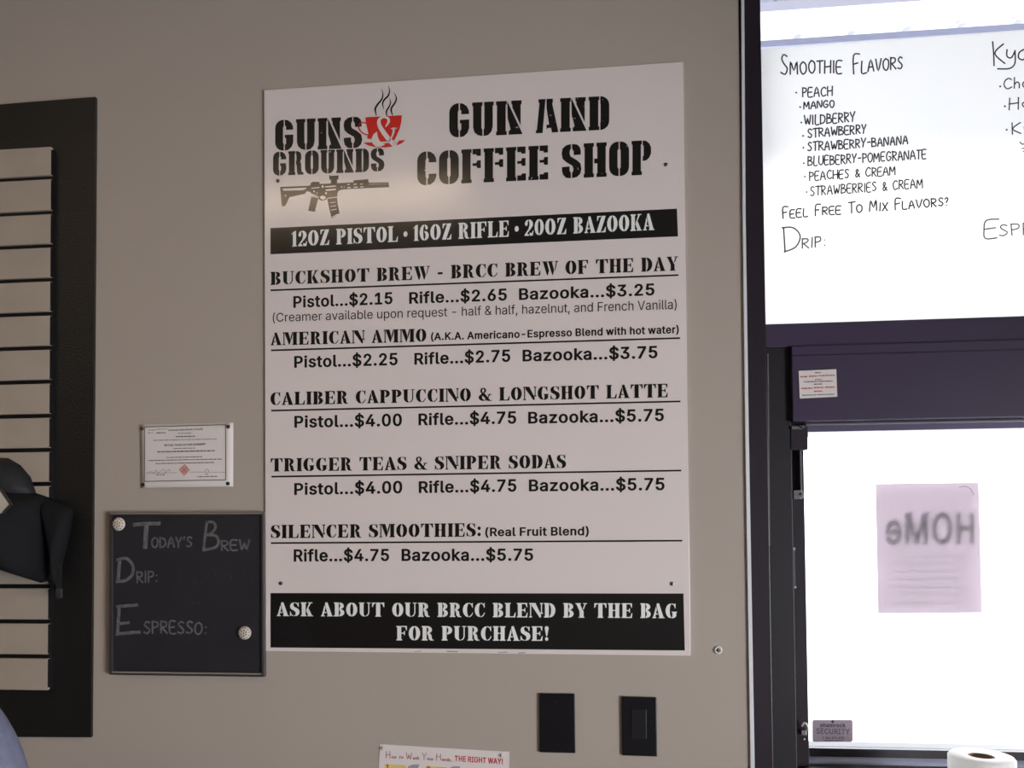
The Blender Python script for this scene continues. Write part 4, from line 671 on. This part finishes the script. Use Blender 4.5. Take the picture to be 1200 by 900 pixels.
obj('patch_edge', slab(bmesh.new(), [(-1, 572.5), (1.5, 573), (14, 591), (4, 601.5), (3, 599.5), (11, 591)], SF - .114, SF - .110, SF - .1135), MT['buckle'], bag)

# ------------------------------------------------------------------ certificate with four tacks
cq = [(164, 497.5), (273.6, 495.2), (273.4, 570.2), (165.4, 572)]
cert = thing('certificate', (at(218, 572).x, 0, at(218, 572).z), 'small bordered certificate with red diamond seal, tacked above the chalkboard', 'certificate')
def cy(px, py):                                          # the sheet stands off the wall along its lower edge
    u = (px - 164) / 110; v = (py - 496) / 76
    return -.0012 - .009 * max(0, math.sin(math.pi * min(1, max(0, u)))) * max(0, v) ** 3
def lerp4(c, u, v):
    a = (c[0][0] + (c[1][0]-c[0][0])*u, c[0][1] + (c[1][1]-c[0][1])*u); b = (c[3][0] + (c[2][0]-c[3][0])*u, c[3][1] + (c[2][1]-c[3][1])*u)
    return a[0] + (b[0]-a[0])*v, a[1] + (b[1]-a[1])*v
bm = bmesh.new(); G = []
for j in range(13):
    row = []
    for i in range(17):
        x_, y_ = lerp4(cq, i/16, j/12); p = at(x_, y_); p.y = cy(x_, y_); row.append(p)
    G.append(row)
F = [[bm.verts.new(p) for p in r] for r in G]; Bk = [[bm.verts.new((p.x, min(-.0001, p.y + .0006), p.z)) for p in r] for r in G]
for j in range(12):
    for i in range(16):
        bm.faces.new((F[j][i], F[j][i+1], F[j+1][i+1], F[j+1][i])); bm.faces.new((Bk[j][i], Bk[j+1][i], Bk[j+1][i+1], Bk[j][i+1]))
ring = [(0, i) for i in range(17)] + [(j, 16) for j in range(1, 13)] + [(12, i) for i in range(15, -1, -1)] + [(j, 0) for j in range(11, 0, -1)]
for (a, b), (c, d) in zip(ring, ring[1:] + ring[:1]): bm.faces.new((F[a][b], Bk[a][b], Bk[c][d], F[c][d]))
obj('sheet', bm, MT['paper'], cert, smooth=True)
def onc(px, py): p = at(px, py); p.y = cy(px, py) - .0005; return p
q = zp(160, 490, 10)
bb = [zg(q, [(95,100),(1052,72),(1056,730),(95,748)]), zg(q, [(104,110),(1042,82),(1046,720),(104,738)])[::-1]]
qq = []
def thick_line(a, b, w_, n=10):
    out = []
    for i in range(n):
        u, v = i/n, (i+1)/n; p0 = (a[0]+(b[0]-a[0])*u, a[1]+(b[1]-a[1])*u); p1 = (a[0]+(b[0]-a[0])*v, a[1]+(b[1]-a[1])*v)
        out += stroke([p0, p1], w_, 1)
    return out
cs = zg(q, [(100,105),(1047,77),(1051,725),(100,743)])
bl = []
for i in range(4): bl += thick_line(cs[i], cs[(i+1) % 4], .9)
ink_obj('border', bl, onc, MT['border'], cert)
rc = random.Random(11)
pr = set_line(SANS_BOLD, 'Arkansas State Board of Health', q(375, 152), q(780, 138), 2.0) + set_line(SANS_BOLD, 'RETAIL FOOD ESTABLISHMENT', q(330, 330), q(815, 316), 2.2)
for x0, x1, y, hh in ((140,230,142,10), (235,365,134,10), (135,200,174,8), (235,345,176,16), (490,655,180,10), (465,690,220,16), (200,945,262,10), (440,700,358,10), (250,920,398,18), (360,775,464,12), (140,1010,500,13), (230,915,536,13), (240,345,668,12), (815,850,660,10), (730,955,690,13)):
    a, b = q(x0, y), q(x1, y - (x1-x0)*.02); pr += dashes(a[0], b[0], a[1] - hh/20, -.02, hh/13, rc)
pr += thick_line(q(120, 650), q(490, 640), .35) + thick_line(q(640, 634), q(1040, 634), .35)
pr += stroke(zg(q, [(130,640),(180,630),(215,640),(240,610),(262,640),(300,620),(335,600),(350,640),(390,600),(400,630)]), .4) + stroke(zg(q, [(815,630),(820,605),(850,605),(855,630)]), .4)
ink_obj('lettering', pr, onc, MT['fine'], cert)
dm = []
for k in range(3):
    s_ = 62 - k * 22; c_ = (574, 608)
    P_ = zg(q, [(c_[0], c_[1]-s_), (c_[0]+s_*.95, c_[1]), (c_[0], c_[1]+s_), (c_[0]-s_*.95, c_[1])])
    for i in range(4): dm += stroke([P_[i], P_[(i+1) % 4]], .75, 2)
dm += stroke(zg(q, [(545,580),(600,638)]), .6, 2) + stroke(zg(q, [(602,580),(546,638)]), .6, 2)
ink_obj('seal', dm, onc, MT['fine_red'], cert)
for (x_, y_), mm in zip(((166.8, 502), (268, 500.2), (168.2, 568), (267.6, 566.8)), ('copper', 'copper', 'dark_tack', 'dark_tack')):
    p = at(x_, y_); obj('thumbtack', lathe(bmesh.new(), (p.x, -.001, p.z), (0, -1, 0), [(.0044, 0), (.0042, .0025), (.003, .0038), (.001, .0043)], 16), MT[mm], cert, smooth=True)

# ------------------------------------------------------------------ chalkboard
CB = -.012
ck = thing('chalkboard', (at(218, 792).x, 0, at(218, 793).z), 'black chalkboard in a thin metal frame, hung left of the price board', 'chalkboard')
out4 = [(128.6, 600.6), (309.4, 600.2), (309.6, 793.2), (128.6, 790.6)]
inn4 = [(131.6, 604), (306.6, 603.6), (306.8, 789), (131.8, 786.8)]
obj('slate', slab(bmesh.new(), [(130.5, 602.5), (307.8, 602.2), (308, 790.6), (130.5, 788.4)], CB + .003, -.0006, CB), MT['chalkboard'], ck)
fr = bmesh.new()
for i in range(4):
    a, b = out4[i], out4[(i+1) % 4]; c, d = inn4[(i+1) % 4], inn4[i]
    slab(fr, [a, b, c, d], CB - .002, -.0004, CB)
obj('frame', fr, MT['frame_metal'], ck, bevel=.0007)
obj('frame_highlight', slab(bmesh.new(), [(132, 786.6), (306, 788.8), (306, 790.4), (132, 788.2)], CB - .003, CB - .001, CB), MT['alu'], ck)  # bright edges of the frame, painted on as beige strips
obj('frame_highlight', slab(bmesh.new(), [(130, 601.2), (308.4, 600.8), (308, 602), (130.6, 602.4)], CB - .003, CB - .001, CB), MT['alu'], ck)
K1 = on(CB + .0022)
q = zp(120, 590, 4.285)
def chalk(g): ink_obj('chalk_word', g, K1, MT['chalk'], ck)
ch = stroke(zg(q, [(160,107),(215,102),(286,101)]), 4.4) + stroke(zg(q, [(222,108),(218,160),(215,220)]), 5.2)
ch += hand("ODAY'S", q(248, 220), q(452, 220), 50/4.285, 1.9, .02)
chalk(ch)
ch = stroke(zg(q, [(525,92),(516,160),(508,234)]), 3) + stroke(zg(q, [(520,95),(556,94),(568,120),(550,146),(526,158)]), 3) + stroke(zg(q, [(526,158),(568,162),(583,190),(568,220),(508,234)]), 3.2)
ch += hand('REW', q(598, 236), q(742, 232), 50/4.285, 2.0, .02)
chalk(ch)
ch = stroke(zg(q, [(88,285),(82,340),(78,392)]), 4) + stroke(zg(q, [(76,284),(120,276),(152,310),(150,356),(118,386),(72,392)]), 3.6)
ch += hand('RIP:', q(174, 396), q(282, 394), 56/4.285, 1.8, .02)
chalk(ch)
ch = stroke(zg(q, [(76,518),(120,514),(174,510)]), 3.6) + stroke(zg(q, [(84,520),(80,590),(76,656)]), 3.8) + stroke(zg(q, [(84,604),(132,598)]), 3.4) + stroke(zg(q, [(72,656),(130,650),(186,646)]), 3.8)
ch += hand('SPRESSO:', q(208, 652), q(530, 656), 60/4.285, 2.0, .02)
chalk(ch)
sm = []
for a in ([(388,360),(396,400)], [(420,350),(450,400),(475,380)], [(470,395),(500,350),(515,372),(480,410)], [(530,340),(540,395)], [(560,345),(575,390)], [(600,345),(612,392)], [(640,340),(650,385)], [(420,505),(520,495)], [(440,450),(470,480)]):
    sm += stroke(zg(q, a), 1.6)
ink_obj('chalk_smear', stroke(zg(q, [(706,326),(710,362)]), 1.0), on(CB + .0025), MT['chalk_faint'], ck)
ink_obj('chalk_smear', sm, on(CB + .0025), MT['chalk_faint'], ck)
def magnet(px, py, label):
    y0 = CB + .0028 if px > 150 else CB - .0022
    p = at(px, py, y0); t = thing('dotted_magnet', (p.x, y0, p.z), label, 'magnet', 'dotted magnets on the chalkboard')
    t['group'] = 'dotted magnets on the chalkboard'
    R_ = .0148
    obj('disc', lathe(bmesh.new(), (p.x, y0, p.z), (0, -1, 0), [(R_*.92, 0), (R_, .003), (R_*.93, .006), (R_*.6, .0082), (R_*.2, .009)], 28), MT['shell'], t, smooth=True)
    sp_ = bmesh.new()
    for r_, n_ in ((0, 1), (.38, 6), (.74, 11)):
        for i in range(n_):
            a = 2*math.pi*i/n_ + r_; h_ = .0088 - .0031 * r_ * r_ * 1.3
            c = Vector((p.x + R_*r_*math.cos(a), y0 - h_, p.z + R_*r_*math.sin(a)))
            lathe(sp_, c, (0, -1, 0), [(.0017, -.0012), (.0017, .0005), (.0006, .0008)], 8)
    obj('spots', sp_, MT['hole'], t)
magnet(140, 614.2, 'cream dotted round magnet at the upper left corner of the chalkboard')
magnet(287.4, 741.4, 'cream dotted round magnet at the lower right of the chalkboard')

# ---- small things on the grey wall
def wall_plate(pix, label, insert):
    c = at(sum(p[0] for p in pix)/4, max(p[1] for p in pix))
    t = thing('wall_plate', (c.x, 0, c.z), label, 'wall plate')
    obj('plate', slab(bmesh.new(), pix, -.006, -.0002, 0), MT['plate'], t, bevel=.0022)
    if insert: obj('rocker', slab(bmesh.new(), [(739.6, 831), (757.4, 831.2), (757.8, 866), (739.8, 866)], -.0075, -.0058, -.006), MT['plate_rim'], t, bevel=.001)
    else:
        for q_ in ((652, 822), (653, 873)):
            p = at(*q_, -.006); obj('plate_screw', lathe(bmesh.new(), (p.x, -.006, p.z), (0, -1, 0), [(.0028, 0), (.0024, .0006), (.001, .0008)], 12), MT['plate_rim'], t)
wall_plate([(632, 812), (673.6, 812.4), (674.4, 882), (632.6, 881)], 'plain black blank wall plate, the left one of the pair', False)
wall_plate([(728.2, 815.6), (769.4, 816.8), (770, 886), (729.2, 884.6)], 'black wall plate with a rocker switch, the right one of the pair', True)
p = at(841.4, 761.8)
an = thing('wall_anchor', (p.x, 0, p.z), 'small round white plastic anchor in the wall right of the price board', 'wall anchor')
obj('flange', lathe(bmesh.new(), (p.x, -.0002, p.z), (0, -1, 0), [(.0088, 0), (.0084, .002), (.0068, .0036), (.0046, .0036), (.0042, .0016)], 22), MT['anchor'], an, smooth=True)
obj('screw_head', lathe(bmesh.new(), (p.x, -.0018, p.z), (0, -1, 0), [(.004, 0), (.0036, .0022), (.001, .003)], 16), MT['steel'], an, smooth=True)
hp_ = [(445.2, 872), (597, 881), (594, 1010), (440, 1001)]
po = thing('hand_washing_poster', (at(520, 1005).x, 0, at(520, 1006).z), 'white hand washing instruction poster with red heading, low on the grey wall', 'poster')
obj('sheet', slab(bmesh.new(), hp_, -.0012, -.0002, 0), MT['paper'], po)
PO = on(-.0016); q = zp(430, 860, 6.667)
ink_obj('script_heading', hand('^How to ^Wash ^Your ^Hands...', q(150, 188), q(684, 216), 24/6.667, .75, .04, hb=52/6.667), PO, MT['poster_dull'], po)
ink_obj('heading', set_line(SANS_BOLD, 'THE RIGHT WAY!', q(686, 212), q(1062, 236), 6.4), PO, MT['poster_red'], po)
for x0, y0 in ((140, 236), (460, 250)):
    ink_obj('step_box', [[zg(q, [(x0,y0),(x0+165,y0+10),(x0+150,y0+420),(x0-20,y0+410)])]], PO, MT['poster_yellow'], po)
    ink_obj('hands_drawing', [[zg(q, [(x0+180,y0+20),(x0+215,y0+4),(x0+270,y0+4),(x0+255,y0+40),(x0+300,y0+160),(x0+240,y0+260),(x0+170,y0+180)])]], on(-.0018), MT['poster_grey'], po)
ink_obj('step_number', set_line(SANS_BOLD, '1', q(152, 284), q(172, 285), 7), on(-.002), MT['poster_red'], po)
ink_obj('step_number', set_line(SANS_BOLD, '2', q(468, 300), q(496, 301), 7), on(-.002), MT['poster_red'], po)
for x_, y_ in ((448.4, 876.4), (588, 885)):
    p = at(x_, y_); obj('pin', lathe(bmesh.new(), (p.x, -.0012, p.z), (0, -1, 0), [(.0036, 0), (.0036, .0025), (.0022, .004), (.0008, .0044)], 14), MT['pearl'], po, smooth=True)
bm = bmesh.new()
fill(bm, [[[(628.4, 842), (630.6, 844), (632, 852), (631, 859), (629.6, 849)]]], on(-.0006)); pc = obj('paint_chip', bm, MT['patch'])
tag(pc, 'tiny pale paint chip at the left side of the blank black wall plate', 'paint chip')

# ------------------------------------------------------------------ white menu sheet on the transom glass
FY = .052
ms = thing('smoothie_menu_sheet', (at(1150, 376, FY).x, FY, z_t0), 'large white translucent sheet with handwritten smoothie flavours, on the upper window', 'handwritten menu')
obj('sheet', slab(bmesh.new(), [(892, 57.6), (1200, 34.6), (1560, 8), (1560, 366), (890, 382)], FY, FY + .0012), MT['film'], ms)
S1 = on(FY - .0006); q = zp(860, 0, 2.368)
def write(g, m='marker'): ink_obj('handwritten_line', g, S1, MT[m], ms)
write(hand('^SMOOTHIE', q(130, 207), q(302, 202), 35/2.368, 1.75, .025, hb=56/2.368))
hd = hand('^FLAVORS', q(332, 204), q(470, 190), 33/2.368, 1.75, .025, hb=52/2.368)
write(hd)
for s_, a, b, h_, bl_ in (('PEACH', (190,270), (275,265), 26, (173,257)), ('MANGO', (194,302), (280,298), 20, (184,297)), ('WILDBERRY', (196,347), (337,337), 26, (187,340)), ('STRAWBERRY', (205,382), (368,369), 24, (192,377)),
      ('STRAWBERRY-BANANA', (205,419), (484,400), 24, (193,410)), ('BLUEBERRY-POMEGRANATE', (206,460), (535,440), 25, (194,453)), ('PEACHES & CREAM', (210,501), (450,485), 24, (197,490)), ('STRAWBERRIES & CREAM', (212,543), (525,521), 25, (202,533))):
    write(hand(s_, q(*a), q(*b), h_/2.368, 1.6, .03) + [dot(*q(*bl_), 1.1)])
hd = hand('^FEEL ^FREE ^TO ^MIX ^FLAVORS!', q(136, 606), q(596, 570), 22/2.368, 1.75, .03, hb=30/2.368)
write(hd)
lt_ = stroke(zg(q, [(138,632),(140,665),(142,697)]), 1.9) + stroke(zg(q, [(134,632),(165,632),(184,655),(172,685),(140,699)]), 1.9) + hand('RIP:', q(190, 690), q(258, 682), 28/2.368, 1.8, .03)
write(lt_, 'marker_thin')
lt_ = stroke(zg(q, [(735,608),(700,612),(694,640),(698,662),(730,660)]), 1.7) + stroke(zg(q, [(697,636),(726,632)]), 1.7) + hand('SPRESSO:', q(736, 656), q(990, 640), 32/2.368, 1.6, .03)
write(lt_, 'marker_thin')
rt = stroke(zg(q, [(718,116),(721,150),(722,182)]), 1.7) + stroke(zg(q, [(748,122),(724,148),(752,176)]), 1.7)
rt += stroke(zg(q, [(758,138),(758,156),(770,160),(780,142)]), 1.7) + stroke(zg(q, [(780,140),(780,175),(765,190),(732,191)]), 1.7)
rt += stroke(zg(q, [(803,138),(792,146),(790,160),(802,166),(814,154),(808,140),(803,138)]), 1.7)
write(rt)
for s_, a, b, h_, bl_ in (('Cho', (750, 248), (818, 243), 30, (739,240)), ('Ho', (764, 304), (822, 300), 32, (752,295)), ('Ku', (772, 372), (828, 368), 32, (757,360))):
    write(hand(s_, q(*a), q(*b), h_/2.368, 1.5, .02) + [dot(*q(*bl_), 1.2)])
rt = stroke(zg(q, [(794,394),(800,400),(812,398)]), 1.2) + stroke(zg(q, [(800,412),(812,412)]), 1.2) + stroke(zg(q, [(803,420),(812,419)]), 1.2)
write(rt)

# ------------------------------------------------------------------ papers on the service window
NY = gy + .0065
no = thing('paper_notice', (at(1088, 718, NY).x, NY, at(1088, 719, NY).z), 'pinkish paper notice seen from behind, stuck to the bright service window', 'notice')
npx = [(1026, 567), (1090, 566), (1147, 565.5), (1149, 640), (1151, 718), (1090, 718.5), (1029, 719), (1027.5, 640)]
obj('sheet', slab(bmesh.new(), npx, NY, NY + .0008), MT['notice'], no)
mir = []
for g in set_line(SANS_BOLD, 'HOMe', (0, 0), (104, 0), 36): mir.append([[(1142 - x_, 636 + y_) for x_, y_ in o] for o in g])
rn = random.Random(5)
def behind(px, py): return at(px, py, NY + .0055)
ink_obj('lettering', mir, behind, MT['notice_ink'], no)
for y_ in (650, 658, 667, 676, 686, 694, 704): ink_obj('print_line', dashes(1042 + rn.uniform(0, 20), 1120 + rn.uniform(0, 18), y_, 0, 1.0, rn), lambda px, py: at(px, py, NY + .007), MT['notice_ink'], no)
ink_obj('curl_mark', stroke([(1124, 571), (1132, 570), (1138, 574), (1141, 580)], .7), on(NY - .0005), MT['sticker_ink_pale'], no)
SY = gy - .0012
ss = thing('security_sticker', (at(976, 869, SY).x, SY, at(976, 869, SY).z), 'grey security company sticker in the lower left corner of the bright pane', 'sticker')
q = zp(940, 830, 15)
def rrect(x0, y0, x1, y1, r):
    o = []
    for cx, cy_, a0 in ((x1-r, y0+r, -90), (x1-r, y1-r, 0), (x0+r, y1-r, 90), (x0+r, y0+r, 180)): o += _arc(cx, cy_, r, r, a0, a0+90, 4)
    return o
obj('film', slab(bmesh.new(), zg(q, [(182+ (x_-0)*1.0, y_) for x_, y_ in [(p[0], p[1]) for p in rrect(0, 205, 708, 590, 34)]]), SY, gy - .0002), MT['sticker'], ss)
SI = on(SY - .0004)
ink_obj('lettering', set_line(SANS_BOLD, 'shamrock', q(315, 328), q(768, 334), 4.6) + set_line(SANS_BOLD, '1-866-873-8781', q(360, 535), q(745, 540), 2.4) + [dot(*q(525, 232), 1.0), dot(*q(548, 232), 1.0), dot(*q(536, 250), 1.0), dot(*q(540, 216), .9)] + dashes(*[q(390, 0)[0], q(725, 0)[0]], q(0, 560)[1], 0, .7, rn), SI, MT['sticker_ink'], ss)
ink_obj('lettering', set_line(SANS_BOLD, 'SECURITY', q(245, 446), q(840, 458), 6.4), SI, MT['sticker_ink_pale'], ss)
WY = -.0114
ws = thing('warning_sticker', (at(958, 466, WY).x, -.0102, at(958, 466, WY).z), 'white warning sticker with red and black print on the dark window header', 'sticker')
obj('film', slab(bmesh.new(), [(936, 434.6), (980, 432.6), (981.2, 464.8), (937.2, 467)], WY, -.0101), MT['paper'], ws)
WI = on(WY - .0004); q = zp(930, 425, 18); bk, rd = [], []
for x0, x1, y, hh, c in ((450,575,212,22,0), (145,290,298,26,1), (325,490,288,26,1), (520,870,276,26,1), (450,590,358,18,0), (215,820,405,22,0), (425,605,455,24,0), (165,400,545,26,1), (430,545,528,30,1), (560,630,526,26,1), (665,865,520,26,1), (430,610,604,26,1), (180,490,688,20,0), (505,860,676,20,0)):
    a, b = q(x0, y), q(x1, y); ink_obj('red_print_line' if c else 'print_line', dashes(a[0], b[0], a[1] - hh/36, -.03, hh/18, rn), WI, MT['fine_red' if c else 'fine'], ws)


# ------------------------------------------------------------------ counter with the paper roll
rx = at(1150, 885, -.13)
ct = thing('counter', (2.3, -.37, 0), 'dark counter below the service window, under the paper roll', 'counter')
CT_ = rx.z - .28
obj('worktop', bx(1.15, 3.38, -.70, -.036, CT_ - .04, CT_), MT['counter'], ct, bevel=.003)
obj('cabinet', bx(1.18, 3.36, -.66, -.036, 0, CT_ - .0402), MT['wood'], ct, bevel=.003)
ro = thing('paper_towel_roll', (rx.x, -.13, CT_), 'white paper towel roll standing upright in front of the service window', 'paper roll')
R_ = .0555; bm = bmesh.new()
n = 40; prof = [(R_*.40, .02), (R_*.40, .276), (R_*.43, .280), (R_*.72, .2802), (R_*.95, .2795), (R_, .276), (R_*.997, .2), (R_, .01), (R_*.97, 0), (R_*.40, 0)]
rings = []
for r_, h_ in prof: rings.append([bm.verts.new((rx.x + r_*math.cos(2*math.pi*i/n), -.13 + r_*math.sin(2*math.pi*i/n), CT_ + h_)) for i in range(n)])
for A_, B_ in zip(rings, rings[1:] + rings[:1]):
    for i in range(n): bm.faces.new((A_[i], A_[(i+1) % n], B_[(i+1) % n], B_[i]))
obj('paper', bm, MT['towel'], ro, smooth=True)
bm = bmesh.new(); rings = []
for r_, h_ in ((R_*.37, 0), (R_*.37, .278), (R_*.395, .278), (R_*.395, 0)): rings.append([bm.verts.new((rx.x + r_*math.cos(2*math.pi*i/n), -.13 + r_*math.sin(2*math.pi*i/n), CT_ + h_)) for i in range(n)])
for A_, B_ in zip(rings, rings[1:] + rings[:1]):
    for i in range(n): bm.faces.new((A_[i], A_[(i+1) % n], B_[(i+1) % n], B_[i]))
obj('core', bm, MT['tube'], ro, smooth=True)

# ------------------------------------------------------------------ ceiling lights
def strip_light(x, y, label, m, L=1.22, W=.12):
    t = thing('ceiling_light', (x, y, CEIL), label, 'ceiling light', 'strip lights on the ceiling')
    bm = bmesh.new(); box(bm, x-L/2, x+L/2, y-W/2, y-W/2+.02, CEIL-.07, CEIL-.0005); box(bm, x-L/2, x+L/2, y+W/2-.02, y+W/2, CEIL-.07, CEIL-.0005)
    box(bm, x-L/2, x-L/2+.02, y-W/2+.02, y+W/2-.02, CEIL-.07, CEIL-.0005); box(bm, x+L/2-.02, x+L/2, y-W/2+.02, y+W/2-.02, CEIL-.07, CEIL-.0005)
    obj('housing', bm, MT['lamp'], t)
    obj('diffuser', bx(x-L/2+.021, x+L/2-.021, y-W/2+.021, y+W/2-.021, CEIL-.066, CEIL-.03), MT[m], t)
strip_light(-.72, -2.06, 'long warm white ceiling strip light in front of the price board', 'lamp_warm', 1.8)
strip_light(2.5, -2.6, 'ceiling strip light near the right wall window', 'lamp_room')
strip_light(-2.6, -4.6, 'ceiling strip light at the rear left of the room', 'lamp_room')
strip_light(2.5, -4.8, 'ceiling strip light at the rear right of the room', 'lamp_room')

# ------------------------------------------------------------------ the person at the left edge
def skin_mesh(name, joints, bones, m, parent, sub=2, root=0):
    me = bpy.data.meshes.new(name); me.from_pydata([j[0] for j in joints], bones, [])
    o = bpy.data.objects.new(name, me); COL.objects.link(o)
    md = o.modifiers.new('skin', 'SKIN'); md.use_smooth_shade = True
    for i, j in enumerate(joints):
        r = j[1]; me.skin_vertices[0].data[i].radius = (r, r) if not isinstance(r, tuple) else r
        me.skin_vertices[0].data[i].use_root = (i == root)
    s = o.modifiers.new('sub', 'SUBSURF'); s.levels = sub; s.render_levels = sub
    dg = bpy.context.evaluated_depsgraph_get(); me2 = bpy.data.meshes.new_from_object(o.evaluated_get(dg))
    bpy.data.objects.remove(o)
    return link(name, me2, m, parent, smooth=True)
sh = at(9, 866, -.62)                                    # outer side of the shoulder the photograph shows
pe_x, pe_y = sh.x - .245, -.62
per = thing('person', (pe_x, pe_y, 0), 'person in a blue grey knit top, only one shoulder showing at the lower left edge', 'person')
def P_(x, y, z): return (pe_x + x, pe_y + y, z)
dz = sh.z - 1.36
J = [(P_(0,0,.95+dz), (.135,.10)), (P_(0,.01,1.12+dz), (.135,.10)), (P_(0,0,1.30+dz), (.155,.105)), (P_(0,-.01,1.42+dz), (.09,.08)), (P_(0,.0,1.50+dz), .055), (P_(0,.02,1.58+dz), (.07,.085)), (P_(0,.025,1.67+dz), (.078,.095)), (P_(0,.02,1.74+dz), (.06,.075))]
Bn = [(i, i+1) for i in range(7)]
def addj(p, r, par): J.append((p, r)); Bn.append((par, len(J)-1)); return len(J)-1
hands_roots = []
for s in (-1, 1):
    a = addj(P_(s*.155,-.005,1.385+dz), .055, 2); b = addj(P_(s*.205,-.01,1.33+dz), .052, a); c = addj(P_(s*.235,-.0,1.10+dz), .042, b); d = addj(P_(s*.225,.13,.90+dz), .030, c); e = addj(P_(s*.22,.17,.86+dz), (.026,.036), d); f = addj(P_(s*.215,.20,.825+dz), (.02,.04), e)
    for k, (ox, L_) in enumerate(((-.028,.075), (-.009,.085), (.010,.08), (.028,.062))):
        g = addj(P_(s*(.215)+ox,.225,.795+dz), .0095, f); h_ = addj(P_(s*.215+ox,.225+L_*.35,.795-L_*.35+dz), .0088, g); addj(P_(s*.215+ox,.225+L_*.3,.795-L_*.85+dz), .0075, h_)
    g = addj(P_(s*.19,.185,.83+dz), .011, e); addj(P_(s*.175,.215,.80+dz), .009, g)
for s in (-1, 1):
    a = addj(P_(s*.095,0,.88+dz), .085, 0); b = addj(P_(s*.10,.01,.50+dz*.5), .058, a); c = addj(P_(s*.105,-.02,.12), .04, b); d = addj(P_(s*.105,-.01,.055), .042, c); addj(P_(s*.11,.13,.035), (.042,.03), d)
skin_mesh('body', J, Bn, MT['skin'], per, 2)
JS = [(P_(0,0,.76+dz), (.215,.19)), (P_(0,0,.90+dz), (.205,.165)), (P_(0,.01,1.12+dz), (.178,.14)), (P_(0,0,1.31+dz), (.175,.125)), (P_(0,-.01,1.435+dz), (.10,.088))]; BS = [(0,1),(1,2),(2,3),(3,4)]
for s in (-1, 1):
    i0 = len(JS); JS += [(P_(s*.165,-.005,1.385+dz), .066), (P_(s*.212,-.008,1.325+dz), .066), (P_(s*.238,-.0,1.10+dz), .056), (P_(s*.228,.11,.93+dz), .046)]; BS += [(3,i0),(i0,i0+1),(i0+1,i0+2),(i0+2,i0+3)]
skin_mesh('knit_top', JS, BS, MT['shirt'], per, 2)
JT = [(P_(0,0,1.02+dz), (.155,.118)), (P_(0,0,.90+dz), (.165,.125))]; BT_ = [(0,1)]
for s in (-1, 1):
    i0 = len(JT); JT += [(P_(s*.095,0,.80+dz), .102), (P_(s*.10,.01,.50+dz*.5), .078), (P_(s*.105,-.02,.10), .064)]; BT_ += [(1,i0),(i0,i0+1),(i0+1,i0+2)]
skin_mesh('trousers', JT, BT_, MT['jeans'], per, 2)
for s in (-1, 1):
    skin_mesh('shoe', [(P_(s*.105,-.06,.05), .046), (P_(s*.107,.04,.048), .048), (P_(s*.11,.16,.036), .036)], [(0,1),(1,2)], MT['shoe'], per, 2)
skin_mesh('hair', [(P_(0,-.005,1.60+dz), (.074,.06)), (P_(0,-.01,1.68+dz), (.09,.09)), (P_(0,.015,1.755+dz), (.072,.08))], [(0,1),(1,2)], MT['hair'], per, 2)
for s in (-1, 1):
    bm = bmesh.new(); lathe(bm, P_(s*.03,.108,1.672+dz), (0, 1, 0), [(.012, -.01), (.011, 0), (.006, .004)], 12)
    obj('eye', bm, MT['pearl'], per, smooth=True)
skin_mesh('nose', [(P_(0,.105,1.67+dz), .010), (P_(0,.122,1.64+dz), .014)], [(0,1)], MT['skin'], per, 1)
skin_mesh('ear', [(P_(-.08,.01,1.66+dz), (.012,.025)), (P_(-.084,.0,1.62+dz), (.01,.016))], [(0,1)], MT['skin'], per, 1)
skin_mesh('ear', [(P_(.08,.01,1.66+dz), (.012,.025)), (P_(.084,.0,1.62+dz), (.01,.016))], [(0,1)], MT['skin'], per, 1)
skin_mesh('mouth', [(P_(-.022,.103,1.602+dz), .007), (P_(0,.108,1.601+dz), .009), (P_(.022,.103,1.602+dz), .007)], [(0,1),(1,2)], MT['poster_dull'], per, 1)
